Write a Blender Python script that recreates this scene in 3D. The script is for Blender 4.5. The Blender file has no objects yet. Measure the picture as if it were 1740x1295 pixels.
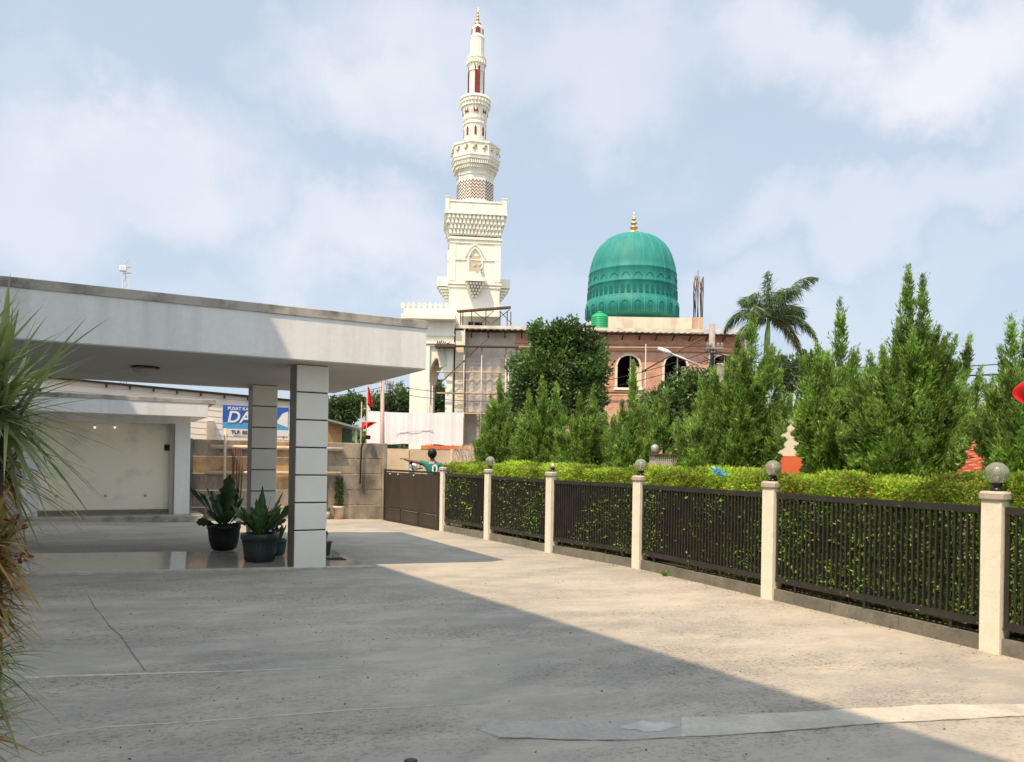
import bpy, math, random
import numpy as np
from mathutils import Vector, Matrix
random.seed(7); rng = np.random.default_rng(7)
PI = math.pi
sc = bpy.context.scene
C = bpy.data.collections.new("place"); sc.collection.children.link(C)

# ------------------------------------------------------------------ camera
FPX = 1300.0; CX = 870.0; CY = 780.0; YAW = math.radians(28); ROLL = math.radians(0.95); EYE = 1.65
s_, c_ = math.sin(YAW), math.cos(YAW)
Fv = Vector((s_, c_, 0)); Rv = Vector((c_, -s_, 0)); Zv = Vector((0, 0, 1))
cam_d = bpy.data.cameras.new("camera"); cam = bpy.data.objects.new("camera", cam_d); C.objects.link(cam)
r2 = Rv*math.cos(ROLL)+Zv*math.sin(ROLL); u2 = -Rv*math.sin(ROLL)+Zv*math.cos(ROLL); b2 = -Fv
cam.matrix_world = Matrix(((r2.x, u2.x, b2.x, 0), (r2.y, u2.y, b2.y, 0), (r2.z, u2.z, b2.z, EYE), (0, 0, 0, 1)))
cam_d.sensor_width = 36; cam_d.lens = FPX/1740*36; cam_d.shift_y = (CY-647.5)/1740; cam_d.clip_end = 5000; cam_d.clip_start = .05
sc.camera = cam
# ------------------------------------------------------------------ light
SUN_TO = Vector((-.50, -.27, 1)).normalized()        # towards the sun
SUN_STR = 4.8; SKY_STR = 0.12; EXPO = 0.22
sl = bpy.data.lights.new("sun", 'SUN'); sl.energy = SUN_STR; sl.angle = math.radians(.5); sl.color = (1, .76, .50)
so = bpy.data.objects.new("sun", sl); C.objects.link(so); so.rotation_euler = SUN_TO.to_track_quat('Z', 'Y').to_euler(); so.location = SUN_TO*50
w = bpy.data.worlds.new("World"); sc.world = w; w.use_nodes = True
sc.view_settings.view_transform = 'Standard'; sc.view_settings.look = 'None'; sc.view_settings.exposure = EXPO; sc.view_settings.gamma = 1

def nrm(px, py):
    dx, dy = px-CX, CY-py
    return ((dx*math.cos(ROLL)-dy*math.sin(ROLL))/FPX, (dx*math.sin(ROLL)+dy*math.cos(ROLL))/FPX)
def W(px, py, d):
    x, y = nrm(px, py); return Fv*d+Rv*(x*d)+Zv*(EYE+y*d)
def dirn(px, py):
    x, y = nrm(px, py); return (Fv+Rv*x+Zv*y).normalized()

def build_world():
    nt = w.node_tree; nt.nodes.clear(); N = nt.nodes.new; L = nt.links.new
    out = N('ShaderNodeOutputWorld'); bg = N('ShaderNodeBackground'); L(bg.outputs[0], out.inputs[0])
    sky = N('ShaderNodeTexSky'); sky.sky_type = 'NISHITA'; sky.sun_disc = False
    sky.sun_elevation = math.asin(SUN_TO.z); sky.sun_rotation = math.atan2(SUN_TO.x, SUN_TO.y)
    sky.air_density = 1.0; sky.dust_density = 2.5; sky.ozone_density = 1.0
    bg.inputs[1].default_value = SKY_STR
    tc = N('ShaderNodeTexCoord')
    n1 = N('ShaderNodeTexNoise'); n1.inputs['Scale'].default_value = 5; n1.inputs['Detail'].default_value = 8; n1.inputs['Roughness'].default_value = .6
    L(tc.outputs['Generated'], n1.inputs['Vector'])
    sub = N('ShaderNodeVectorMath'); sub.operation = 'SUBTRACT'; L(n1.outputs['Color'], sub.inputs[0]); sub.inputs[1].default_value = (.5, .5, .5)
    scl = N('ShaderNodeVectorMath'); scl.operation = 'SCALE'; L(sub.outputs[0], scl.inputs[0]); scl.inputs['Scale'].default_value = .32
    add = N('ShaderNodeVectorMath'); L(tc.outputs['Generated'], add.inputs[0]); L(scl.outputs[0], add.inputs[1])
    blobs = [(240,285,230,110,.75),(30,340,200,120,.6),(690,190,170,95,.75),(800,90,190,110,.65),(1030,130,190,95,.5),(1180,100,140,80,.4),
             (1400,80,150,85,.75),(1640,110,190,100,1.0),(620,450,200,75,.7),(450,520,180,50,.3),(1480,370,220,60,.5),(1660,360,120,60,.55),(960,480,180,70,.35),(1300,530,230,70,.4),
             (40,120,110,60,.3),(1150,290,110,45,.2),(1560,500,230,70,.3),(-300,200,300,150,.7),(2100,200,330,170,.8),(900,-350,500,160,.6),(-900,100,500,300,.6),(2900,100,500,300,.7)]
    acc = None
    for px, py, rx, ry, st in blobs:
        b = dirn(px, py); k = 1300*math.sqrt(1+sum(q*q for q in nrm(px, py)))
        rr = rx/k*1.45
        a = N('ShaderNodeVectorMath'); a.operation = 'SUBTRACT'; L(add.outputs[0], a.inputs[0]); a.inputs[1].default_value = b
        m = N('ShaderNodeVectorMath'); m.operation = 'MULTIPLY'; L(a.outputs[0], m.inputs[0]); m.inputs[1].default_value = (1, 1, rx/ry)
        l = N('ShaderNodeVectorMath'); l.operation = 'LENGTH'; L(m.outputs[0], l.inputs[0])
        mr = N('ShaderNodeMapRange'); mr.interpolation_type = 'SMOOTHSTEP'; L(l.outputs['Value'], mr.inputs['Value'])
        mr.inputs['From Min'].default_value = rr*.25; mr.inputs['From Max'].default_value = rr*1.12; mr.inputs['To Min'].default_value = st; mr.inputs['To Max'].default_value = 0
        if acc is None: acc = mr.outputs[0]
        else:
            mx = N('ShaderNodeMath'); mx.operation = 'SMOOTH_MAX'; mx.inputs[2].default_value = .15; L(acc, mx.inputs[0]); L(mr.outputs[0], mx.inputs[1]); acc = mx.outputs[0]
    n2 = N('ShaderNodeTexNoise'); n2.inputs['Scale'].default_value = 7; n2.inputs['Detail'].default_value = 7
    L(tc.outputs['Generated'], n2.inputs['Vector'])
    m2 = N('ShaderNodeMapRange'); L(n2.outputs[0], m2.inputs['Value']); m2.inputs['From Min'].default_value = .3; m2.inputs['From Max'].default_value = .7; m2.inputs['To Min'].default_value = .7; m2.inputs['To Max'].default_value = 1.08
    mm = N('ShaderNodeMath'); mm.operation = 'MULTIPLY'; mm.use_clamp = True; L(acc, mm.inputs[0]); L(m2.outputs[0], mm.inputs[1])
    # thin veil of haze over the blue, then the clouds
    veil = N('ShaderNodeMixRGB'); veil.inputs[0].default_value = .7; L(sky.outputs[0], veil.inputs[1]); veil.inputs[2].default_value = (4.75, 5.7, 6.75, 1)
    mix = N('ShaderNodeMixRGB'); L(mm.outputs[0], mix.inputs[0]); L(veil.outputs[0], mix.inputs[1]); mix.inputs[2].default_value = (6.7, 6.7, 7.2, 1)
    # the hazy sky grows brighter towards the sun (high behind the camera)
    dt = N('ShaderNodeVectorMath'); dt.operation = 'DOT_PRODUCT'; L(tc.outputs['Generated'], dt.inputs[0]); dt.inputs[1].default_value = SUN_TO
    gl = N('ShaderNodeMapRange'); gl.interpolation_type = 'SMOOTHSTEP'; L(dt.outputs['Value'], gl.inputs['Value']); gl.inputs['From Min'].default_value = .2; gl.inputs['From Max'].default_value = .95; gl.inputs['To Min'].default_value = 0; gl.inputs['To Max'].default_value = 1
    gc = N('ShaderNodeMixRGB'); L(gl.outputs[0], gc.inputs[0]); gc.inputs[1].default_value = (0, 0, 0, 1); gc.inputs[2].default_value = (6.0, 6.0, 6.0, 1)
    ad2 = N('ShaderNodeVectorMath'); L(mix.outputs[0], ad2.inputs[0]); L(gc.outputs[0], ad2.inputs[1])
    L(ad2.outputs[0], bg.inputs[0])
build_world()

# ------------------------------------------------------------------ helpers
TILT = .03
def gz(u): return -TILT*(max(-8., min(u, 8.1))-2.6)
def G(px, py):                                   # pixel on the sloping yard -> world point
    x, y = nrm(px, py); ku = s_+c_*x
    d = (EYE-TILT*2.6)/(-y-TILT*ku)              # EYE + y d = -TILT (ku d - 2.6)
    p = W(px, py, d); return p
def dv(px, v): x, _ = nrm(px, CY); return v/(c_-s_*x)
def du(px, u): x, _ = nrm(px, CY); return u/(s_+c_*x)
def Pv(px, py, v): x, _ = nrm(px, py); return W(px, py, v/(c_-s_*x))
def Pu(px, py, u): x, _ = nrm(px, py); return W(px, py, u/(s_+c_*x))
CAMM = Matrix.Rotation(-YAW, 4, 'Z')             # street frame: X to the right, Y away along the view

def wm(o):
    m = Matrix.Translation(o.location) @ Matrix.Rotation(o.rotation_euler.z, 4, 'Z')
    return wm(o.parent) @ m if o.parent else m
def tag(o, label=None, cat=None, group=None, kind=None):
    if label: o['label'] = label
    if cat: o['category'] = cat
    if group: o['group'] = group
    if kind: o['kind'] = kind
    return o
def thing(name, label, cat, loc=(0, 0, 0), rz=0, group=None):
    o = bpy.data.objects.new(name, None); C.objects.link(o); o.location = loc; o.rotation_euler = (0, 0, rz); o.empty_display_size = .2
    return tag(o, label, cat, group)
def copy_tree(o, parent=None):
    c = o.copy(); C.objects.link(c); c.parent = parent
    for ch in list(o.children): copy_tree(ch, c)
    return c

class MB:
    def __init__(s): s.v = []; s.f = []; s.sm = []
    def add(s, vs, fs, smooth=False):
        n = len(s.v); s.v += [tuple(q) for q in vs]; s.f += [tuple(i+n for i in f) for f in fs]; s.sm += [smooth]*len(fs); return s
    def box(s, x0, x1, y0, y1, z0, z1):
        return s.add([(x0,y0,z0),(x1,y0,z0),(x1,y1,z0),(x0,y1,z0),(x0,y0,z1),(x1,y0,z1),(x1,y1,z1),(x0,y1,z1)],
                     [(0,3,2,1),(4,5,6,7),(0,1,5,4),(1,2,6,5),(2,3,7,6),(3,0,4,7)])
    def bbox(s, x0, x1, y0, y1, z0, z1, b=.01):   # chamfered box
        zz = [(z0, b), (z0+b, 0), (z1-b, 0), (z1, b)]; vs = []; fs = []
        for z, i in zz:
            a0, a1, c0, c1 = x0+i, x1-i, y0+i, y1-i
            vs += [(a0+b,c0,z),(a1-b,c0,z),(a1,c0+b,z),(a1,c1-b,z),(a1-b,c1,z),(a0+b,c1,z),(a0,c1-b,z),(a0,c0+b,z)]
        for k in range(3):
            for i in range(8): fs.append((k*8+i, k*8+(i+1)%8, k*8+8+(i+1)%8, k*8+8+i))
        fs.append(tuple(range(7,-1,-1))); fs.append(tuple(range(24,32)))
        return s.add(vs, fs)
    def quad(s, a, b, c, d): return s.add([a,b,c,d], [(0,1,2,3)])
    def hexa(s, lo, hi):                           # two matching polygons
        n = len(lo); fs = [tuple(range(n-1,-1,-1)), tuple(range(n,2*n))]+[(i,(i+1)%n,n+(i+1)%n,n+i) for i in range(n)]
        return s.add(list(lo)+list(hi), fs)
    def bar(s, a, b, w, h=None):
        a, b = Vector(a), Vector(b); h = h or w; d = (b-a).normalized()
        sd = d.cross(Vector((0,0,1))); sd = Vector((1,0,0)) if sd.length < 1e-3 else sd.normalized(); up = sd.cross(d)
        q = [sd*w/2+up*h/2, -sd*w/2+up*h/2, -sd*w/2-up*h/2, sd*w/2-up*h/2]
        return s.hexa([a+i for i in q], [b+i for i in q])
    def tube(s, pts, r, n=8, cap=True, smooth=True):
        pts = [Vector(p) for p in pts]; m = len(pts); rs = r if isinstance(r, (list, tuple)) else [r]*m; vs = []; fs = []
        pn = None
        for i, p in enumerate(pts):
            d = (pts[min(i+1,m-1)]-pts[max(i-1,0)]).normalized()
            if pn is None: pn = d.orthogonal().normalized()
            else: pn = (pn-d*pn.dot(d)).normalized()
            bn = d.cross(pn)
            vs += [p+(pn*math.cos(2*PI*k/n)+bn*math.sin(2*PI*k/n))*rs[i] for k in range(n)]
        for i in range(m-1):
            for k in range(n): fs.append((i*n+k, i*n+(k+1)%n, (i+1)*n+(k+1)%n, (i+1)*n+k))
        s.add(vs, fs, smooth)
        if cap:
            k = len(s.v)-m*n; s.f.append(tuple(k+j for j in range(n-1,-1,-1))); s.f.append(tuple(k+(m-1)*n+j for j in range(n))); s.sm += [False, False]
        return s
    def lathe(s, prof, c=(0,0,0), n=24, rot=0, smooth=True, sx=1, sy=1):   # prof [(r,z)]
        vs = []; fs = []
        for r, z in prof: vs += [(c[0]+r*sx*math.cos(rot+2*PI*k/n), c[1]+r*sy*math.sin(rot+2*PI*k/n), c[2]+z) for k in range(n)]
        m = len(prof)
        for i in range(m-1):
            for k in range(n): fs.append((i*n+k, i*n+(k+1)%n, (i+1)*n+(k+1)%n, (i+1)*n+k))
        fs.append(tuple(range(n-1,-1,-1))); fs.append(tuple((m-1)*n+k for k in range(n)))
        return s.add(vs, fs, smooth)
    def build(s, name, m, parent=None, cam=False, M=None):
        T = CAMM if cam else Matrix.Identity(4)
        if M is not None: T = T @ M
        if parent is not None: T = wm(parent).inverted() @ T
        me = bpy.data.meshes.new(name); me.from_pydata([tuple(T @ Vector(q)) for q in s.v], [], s.f)
        me.polygons.foreach_set('use_smooth', s.sm); me.materials.append(m); me.update()
        o = bpy.data.objects.new(name, me); C.objects.link(o); o.parent = parent
        return o

def np_mesh(name, V, nper, m, parent=None, smooth=False):       # V (k*nper,3): islands of nper verts each one polygon
    V = np.asarray(V, dtype=np.float64)
    if parent is not None:
        T = np.array(wm(parent).inverted()); V = V @ T[:3, :3].T+T[:3, 3]
    k = len(V)//nper; me = bpy.data.meshes.new(name)
    me.vertices.add(len(V)); me.vertices.foreach_set('co', V.astype(np.float32).ravel())
    me.loops.add(len(V)); me.loops.foreach_set('vertex_index', np.arange(len(V), dtype=np.int32))
    me.polygons.add(k); me.polygons.foreach_set('loop_start', np.arange(k, dtype=np.int32)*nper)
    me.materials.append(m); me.update(calc_edges=True); me.validate()
    o = bpy.data.objects.new(name, me); C.objects.link(o); o.parent = parent; return o
def leafset(P, D, L, Wd, bend=.0):
    """diamond leaves: base P, direction D, length L, width Wd (arrays)"""
    P = np.asarray(P); D = D/np.linalg.norm(D, axis=1, keepdims=True)
    R = rng.normal(size=P.shape); S = np.cross(D, R); S /= np.linalg.norm(S, axis=1, keepdims=True)+1e-9
    L = np.reshape(L, (-1, 1)); Wd = np.reshape(Wd, (-1, 1)); Nn = np.cross(S, D)
    a = P; b = P+D*L*.45+S*Wd*.5; c = P+D*L+Nn*L*bend; d = P+D*L*.45-S*Wd*.5
    return np.stack([a, b, c, d], 1).reshape(-1, 3)

# ------------------------------------------------------------------ materials
def mat(name, col, col2=None, rough=.75, scale=3., bump=0., bscale=40., metal=0., streak=1., spec=.3, lo=.35, hi=.65, detail=6, fine=None, coat=0):
    m = bpy.data.materials.new(name); m.use_nodes = True; nt = m.node_tree; N = nt.nodes.new; L = nt.links.new
    b = nt.nodes['Principled BSDF']; b.inputs['Roughness'].default_value = rough; b.inputs['Metallic'].default_value = metal; b.inputs['Specular IOR Level'].default_value = spec
    b.inputs['Base Color'].default_value = (*col, 1)
    if coat: b.inputs['Coat Weight'].default_value = coat
    tc = N('ShaderNodeTexCoord')
    if col2:
        mp = N('ShaderNodeMapping'); mp.inputs['Scale'].default_value = (scale, scale, scale*streak); L(tc.outputs['Object'], mp.inputs[0])
        n = N('ShaderNodeTexNoise'); n.inputs['Scale'].default_value = 1; n.inputs['Detail'].default_value = detail; n.inputs['Roughness'].default_value = .62; L(mp.outputs[0], n.inputs['Vector'])
        r = N('ShaderNodeMapRange'); r.inputs['From Min'].default_value = lo; r.inputs['From Max'].default_value = hi; L(n.outputs[0], r.inputs[0])
        mx = N('ShaderNodeMixRGB'); mx.inputs[1].default_value = (*col, 1); mx.inputs[2].default_value = (*col2, 1); L(r.outputs[0], mx.inputs[0])
        src = mx.outputs[0]
        if fine:
            n3 = N('ShaderNodeTexNoise'); n3.inputs['Scale'].default_value = bscale; n3.inputs['Detail'].default_value = 3; L(tc.outputs['Object'], n3.inputs['Vector'])
            r3 = N('ShaderNodeMapRange'); r3.inputs['From Min'].default_value = .3; r3.inputs['From Max'].default_value = .7; r3.inputs['To Min'].default_value = 1-fine; r3.inputs['To Max'].default_value = 1+fine; L(n3.outputs[0], r3.inputs[0])
            m3 = N('ShaderNodeVectorMath'); m3.operation = 'SCALE'; L(src, m3.inputs[0]); L(r3.outputs[0], m3.inputs['Scale']); src = m3.outputs[0]
        L(src, b.inputs['Base Color'])
    if bump:
        n2 = N('ShaderNodeTexNoise'); n2.inputs['Scale'].default_value = bscale; n2.inputs['Detail'].default_value = 5; L(tc.outputs['Object'], n2.inputs['Vector'])
        bp = N('ShaderNodeBump'); bp.inputs['Strength'].default_value = bump; bp.inputs['Distance'].default_value = .01; L(n2.outputs[0], bp.inputs['Height']); L(bp.outputs[0], b.inputs['Normal'])
    return m
def leafmat(name, cols, trans=.3, rough=.6, spec=.25, tcol=None, clump=0):
    m = bpy.data.materials.new(name); m.use_nodes = True; nt = m.node_tree; N = nt.nodes.new; L = nt.links.new
    b = nt.nodes['Principled BSDF']; b.inputs['Roughness'].default_value = rough; b.inputs['Specular IOR Level'].default_value = spec
    g = N('ShaderNodeNewGeometry'); r = N('ShaderNodeValToRGB'); L(g.outputs['Random Per Island'], r.inputs[0])
    e = r.color_ramp.elements
    while len(e) > 1: e.remove(e[-1])
    e[0].position = 0; e[0].color = (*cols[0], 1)
    for i, cc in enumerate(cols[1:], 1): q = e.new(i/(len(cols)-1)); q.color = (*cc, 1)
    src = r.outputs[0]
    if clump:
        tc = N('ShaderNodeTexCoord'); n = N('ShaderNodeTexNoise'); n.inputs['Scale'].default_value = clump; n.inputs['Detail'].default_value = 2; L(tc.outputs['Object'], n.inputs['Vector'])
        mr = N('ShaderNodeMapRange'); mr.inputs['From Min'].default_value = .35; mr.inputs['From Max'].default_value = .65; mr.inputs['To Min'].default_value = .5; mr.inputs['To Max'].default_value = 1.5; L(n.outputs[0], mr.inputs[0])
        v = N('ShaderNodeVectorMath'); v.operation = 'SCALE'; L(src, v.inputs[0]); L(mr.outputs[0], v.inputs['Scale']); src = v.outputs[0]
    L(src, b.inputs['Base Color'])
    t = N('ShaderNodeBsdfTranslucent'); ml = N('ShaderNodeMixRGB'); ml.blend_type = 'MULTIPLY'; ml.inputs[0].default_value = 1; L(src, ml.inputs[1]); ml.inputs[2].default_value = (*(tcol or (1.3, 1.5, .6)), 1); L(ml.outputs[0], t.inputs[0])
    mx = N('ShaderNodeMixShader'); mx.inputs[0].default_value = trans; L(b.outputs[0], mx.inputs[1]); L(t.outputs[0], mx.inputs[2]); L(mx.outputs[0], nt.nodes['Material Output'].inputs[0])
    return m
def brickmat(name, c1, c2, mortar, bw=.23, bh=.075, scale=1., ms=.012, blotch=None):
    m = bpy.data.materials.new(name); m.use_nodes = True; nt = m.node_tree; N = nt.nodes.new; L = nt.links.new
    b = nt.nodes['Principled BSDF']; b.inputs['Roughness'].default_value = .9; b.inputs['Specular IOR Level'].default_value = .15
    tc = N('ShaderNodeTexCoord'); sp = N('ShaderNodeSeparateXYZ'); L(tc.outputs['Object'], sp.inputs[0])
    ad = N('ShaderNodeMath'); L(sp.outputs[0], ad.inputs[0]); L(sp.outputs[1], ad.inputs[1]); cb = N('ShaderNodeCombineXYZ'); L(ad.outputs[0], cb.inputs[0]); L(sp.outputs[2], cb.inputs[1])
    br = N('ShaderNodeTexBrick'); L(cb.outputs[0], br.inputs['Vector']); br.inputs['Color1'].default_value = (*c1, 1); br.inputs['Color2'].default_value = (*c2, 1); br.inputs['Mortar'].default_value = (*mortar, 1)
    br.inputs['Scale'].default_value = scale; br.inputs['Mortar Size'].default_value = ms; br.inputs['Brick Width'].default_value = bw; br.inputs['Row Height'].default_value = bh
    n = N('ShaderNodeTexNoise'); n.inputs['Scale'].default_value = 1.3; n.inputs['Detail'].default_value = 8; n.inputs['Roughness'].default_value = .7; L(tc.outputs['Object'], n.inputs['Vector'])
    mr = N('ShaderNodeMapRange'); mr.inputs['From Min'].default_value = .42; mr.inputs['From Max'].default_value = .66; L(n.outputs[0], mr.inputs[0])
    mx = N('ShaderNodeMixRGB'); L(mr.outputs[0], mx.inputs[0]); L(br.outputs[0], mx.inputs[1]); mx.inputs[2].default_value = (*(blotch or c2), 1); L(mx.outputs[0], b.inputs['Base Color'])
    return m

# mottled concrete of the yard
def yardmat():
    m = bpy.data.materials.new('yard_concrete'); m.use_nodes = True; nt = m.node_tree; N = nt.nodes.new; L = nt.links.new
    b = nt.nodes['Principled BSDF']; b.inputs['Roughness'].default_value = .8; b.inputs['Specular IOR Level'].default_value = .25
    tc = N('ShaderNodeTexCoord')
    def noise(sc_, det, vec=(1, 1, 1), ro=.6):
        mp = N('ShaderNodeMapping'); mp.inputs['Scale'].default_value = vec; L(tc.outputs['Object'], mp.inputs[0])
        n = N('ShaderNodeTexNoise'); n.inputs['Scale'].default_value = sc_; n.inputs['Detail'].default_value = det; n.inputs['Roughness'].default_value = ro; L(mp.outputs[0], n.inputs['Vector']); return n.outputs[0]
    def mr(x, a, bb, c, d, clamp=True):
        q = N('ShaderNodeMapRange'); q.clamp = clamp; L(x, q.inputs[0]); q.inputs['From Min'].default_value = a; q.inputs['From Max'].default_value = bb; q.inputs['To Min'].default_value = c; q.inputs['To Max'].default_value = d; return q.outputs[0]
    def mixc(f, a, bcol):
        q = N('ShaderNodeMixRGB'); L(f, q.inputs[0])
        if isinstance(a, tuple): q.inputs[1].default_value = (*a, 1)
        else: L(a, q.inputs[1])
        q.inputs[2].default_value = (*bcol, 1); return q.outputs[0]
    big = noise(.35, 6, (1, 1.3, 1)); mid = noise(1.7, 8, (.7, 1.6, 1), .7); gr = noise(30, 5, (.8, 1.15, 1), .78); gr2 = noise(85, 2)
    col = mixc(mr(big, .40, .60, 0, 1), (.40, .372, .322), (.285, .275, .25))
    col = mixc(mr(mid, .45, .72, 0, .75), col, (.50, .44, .365))
    col = mixc(mr(noise(2.2, 7, (.7, 1.5, 1), .75), .50, .70, 0, .6), col, (.26, .25, .225))
    # coarse, broom-raked band: exposed dark aggregate where the mask is high
    mask = mr(noise(.5, 5, (.6, 1.3, 1), .7), .42, .60, .08, .85)
    pit = mr(gr, .49, .38, 0, 1); pm = N('ShaderNodeMath'); pm.operation = 'MULTIPLY'; L(pit, pm.inputs[0]); L(mask, pm.inputs[1])
    col = mixc(pm.outputs[0], col, (.10, .10, .095))
    lt = mr(gr2, .56, .68, 0, .6); lm = N('ShaderNodeMath'); lm.operation = 'MULTIPLY'; L(lt, lm.inputs[0]); L(mask, lm.inputs[1])
    col = mixc(lm.outputs[0], col, (.5, .46, .4))
    L(col, b.inputs['Base Color'])
    h = N('ShaderNodeMath'); h.operation = 'MULTIPLY'; L(gr, h.inputs[0]); L(mask, h.inputs[1])
    bp = N('ShaderNodeBump'); bp.inputs['Strength'].default_value = 1.0; bp.inputs['Distance'].default_value = .02; L(h.outputs[0], bp.inputs['Height']); L(bp.outputs[0], b.inputs['Normal'])
    return m
M = {}
M['yard'] = yardmat()
M['patch'] = mat('smooth_cement_sunlit', (.55, .51, .43), (.38, .36, .315), scale=2.2, rough=.6, bump=.2, bscale=30, lo=.3, hi=.62, fine=.1, streak=1)
M['crack'] = mat('joint_dark', (.13, .125, .115), (.24, .225, .20), scale=9)
M['jointl'] = mat('joint_light', (.53, .50, .43), (.37, .345, .30), scale=6)
M['soil'] = mat('soil', (.16, .12, .08), (.09, .1, .05), scale=1.2, bump=.5, bscale=12)
M['asphalt'] = mat('asphalt', (.055, .055, .055), (.08, .078, .072), scale=3, bump=.4, bscale=60, rough=.9)
M['tile'] = mat('glossy_tile', (.42, .40, .36), (.36, .345, .31), scale=1.2, rough=.08, spec=.6)
M['white'] = mat('weathered_white_paint', (.82, .83, .84), (.56, .57, .56), scale=2.4, streak=.07, rough=.6, bump=.08, bscale=18, lo=.48, hi=.85, fine=.03)
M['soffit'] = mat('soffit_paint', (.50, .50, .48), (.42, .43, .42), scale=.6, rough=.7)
M['cap'] = mat('cap_concrete', (.46, .44, .40), (.13, .125, .12), scale=2.6, rough=.9, bump=.4, bscale=25, lo=.45, hi=.72)
M['coltile'] = mat('column_tile', (.85, .84, .78), (.78, .77, .71), scale=1.5, rough=.35, spec=.4)
M['groove'] = mat('dark_groove', (.03, .03, .03))
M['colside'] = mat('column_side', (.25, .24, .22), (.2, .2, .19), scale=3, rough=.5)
M['cream'] = mat('cream_wall', (.72, .66, .51), (.60, .57, .46), scale=1.6, rough=.8, bump=.1, bscale=20, lo=.42, hi=.7)
M['post'] = mat('cream_post_paint', (.76, .73, .64), (.60, .56, .47), scale=4, rough=.75, bump=.25, bscale=35, lo=.5, hi=.8, fine=.04)
M['stonecap'] = mat('stone_cap', (.48, .44, .37), (.34, .31, .27), scale=8, rough=.85, bump=.3, bscale=40)
M['iron'] = mat('dark_iron_paint', (.02, .02, .021), (.034, .031, .029), scale=6, rough=.5, spec=.4, bump=.1)
M['gatesheet'] = mat('gate_sheet', (.03, .027, .024), (.055, .045, .036), scale=2.2, rough=.45, spec=.45, streak=.4)
M['kerb'] = mat('kerb_stone', (.20, .19, .165), (.12, .125, .11), scale=3, rough=.85, bump=.5, bscale=22, fine=.12)
M['panelcream'] = mat('garage_back_paint', (.92, .86, .70), (.56, .57, .53), scale=1.1, rough=.8, bump=.1, bscale=20, lo=.52, hi=.74)
M['block'] = mat('precast_concrete', (.42, .36, .27), (.13, .115, .10), scale=1.3, streak=.5, rough=.9, bump=.3, bscale=20, lo=.38, hi=.66, fine=.1)
M['block2'] = mat('precast_ochre', (.70, .42, .19), (.22, .17, .12), scale=1.3, rough=.9, bump=.3, bscale=20)
M['pipe'] = mat('cream_pipe', (.62, .52, .38), (.5, .4, .28), scale=5, rough=.5)
M['pinkwhite'] = mat('long_wall_plaster', (.86, .80, .73), (.78, .71, .63), scale=1.2, rough=.85, lo=.45, hi=.75)
M['black'] = mat('black_plastic', (.012, .012, .014), rough=.35, spec=.4)
M['potgreen'] = mat('dark_green_pot', (.045, .06, .06), (.03, .042, .045), scale=5, rough=.4, spec=.4)
M['potwhite'] = mat('white_pot', (.7, .62, .52), (.55, .45, .36), scale=7)
M['terr'] = mat('terracotta', (.42, .15, .07), (.3, .11, .06), scale=6)
M['mosque'] = mat('minaret_plaster', (.79, .79, .70), (.60, .56, .45), scale=1.7, streak=.16, rough=.75, lo=.5, hi=.86, bump=.15, bscale=6)
M['mosque_shade'] = mat('minaret_recess_shade', (.50, .44, .31), rough=.85)  # darker copy of the plaster, paints shade on niches and balcony openings
M['maroon'] = mat('maroon_window', (.22, .045, .045), (.16, .03, .03), scale=5)
M['zig'] = mat('zigzag_tile', (.14, .05, .05))
M['gold'] = mat('gold', (.75, .48, .2), rough=.3, metal=.8)
M['dome'] = mat('green_dome_sheet', (.012, .165, .15), (.035, .26, .235), scale=1.3, streak=.18, rough=.6, spec=.25, lo=.3, hi=.7)
M['domerib'] = mat('green_dome_seam', (.05, .33, .27), rough=.5)
M['domedark'] = mat('green_dome_recess_shade', (.006, .12, .1), rough=.6)  # darker copy of the dome green, paints recess shade on flat insets
M['brick'] = brickmat('red_brick', (.50, .24, .16), (.40, .17, .11), (.52, .36, .27), bw=.30, bh=.11, ms=.012, blotch=(.62, .42, .31))
M['greypl'] = mat('grey_plaster', (.56, .50, .44), (.40, .34, .30), scale=1.1, rough=.9, lo=.35, hi=.65)
M['oldpl'] = mat('stained_plaster', (.72, .66, .52), (.45, .35, .25), scale=1.3, streak=.3, lo=.5, hi=.8)
M['dark'] = mat('dark_inside', (.02, .018, .016))
M['roofsheet'] = mat('roof_sheet', (.6, .56, .5), (.38, .33, .29), scale=1.5)
M['rust'] = mat('rusty_steel', (.16, .075, .04), (.09, .05, .04), scale=9)
M['bamboo'] = mat('scaffold_pole', (.52, .40, .27), (.4, .3, .2), scale=3)
M['net'] = mat('scaffold_netting', (.44, .41, .40), (.60, .54, .49), scale=1.2, rough=.9)
M['tank'] = mat('green_tank', (.015, .32, .14), rough=.4)
M['concpole'] = mat('concrete_pole', (.36, .33, .29), (.24, .22, .2), scale=4, bump=.2)
M['pinkpole'] = mat('pinkish_pole', (.6, .42, .36), (.5, .38, .32), scale=4)
M['cable'] = mat('black_cable', (.02, .02, .022))
M['steel'] = mat('grey_steel', (.4, .4, .4), rough=.45, metal=.4)
M['wood'] = mat('ochre_board', (.50, .30, .13), (.38, .22, .10), scale=3, streak=5)
M['greensheet'] = mat('green_sheet', (.12, .2, .12), (.08, .12, .09), scale=4)
M['bannerw'] = mat('white_banner', (.82, .8, .82), (.78, .72, .76), scale=.8, rough=.7)
M['blue'] = mat('banner_blue', (.03, .09, .42), (.04, .16, .6), scale=1.5)
M['lblue'] = mat('banner_light_blue', (.1, .38, .72))
M['wht'] = mat('plain_white', (.82, .82, .82), rough=.5)
M['txt'] = mat('dark_letter', (.04, .05, .1))
M['red'] = mat('red_cloth', (.62, .02, .03), (.5, .015, .02), scale=4, rough=.6)
M['redrib'] = mat('banner_red_strip', (.62, .12, .08), (.7, .3, .1), scale=1.2)
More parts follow.
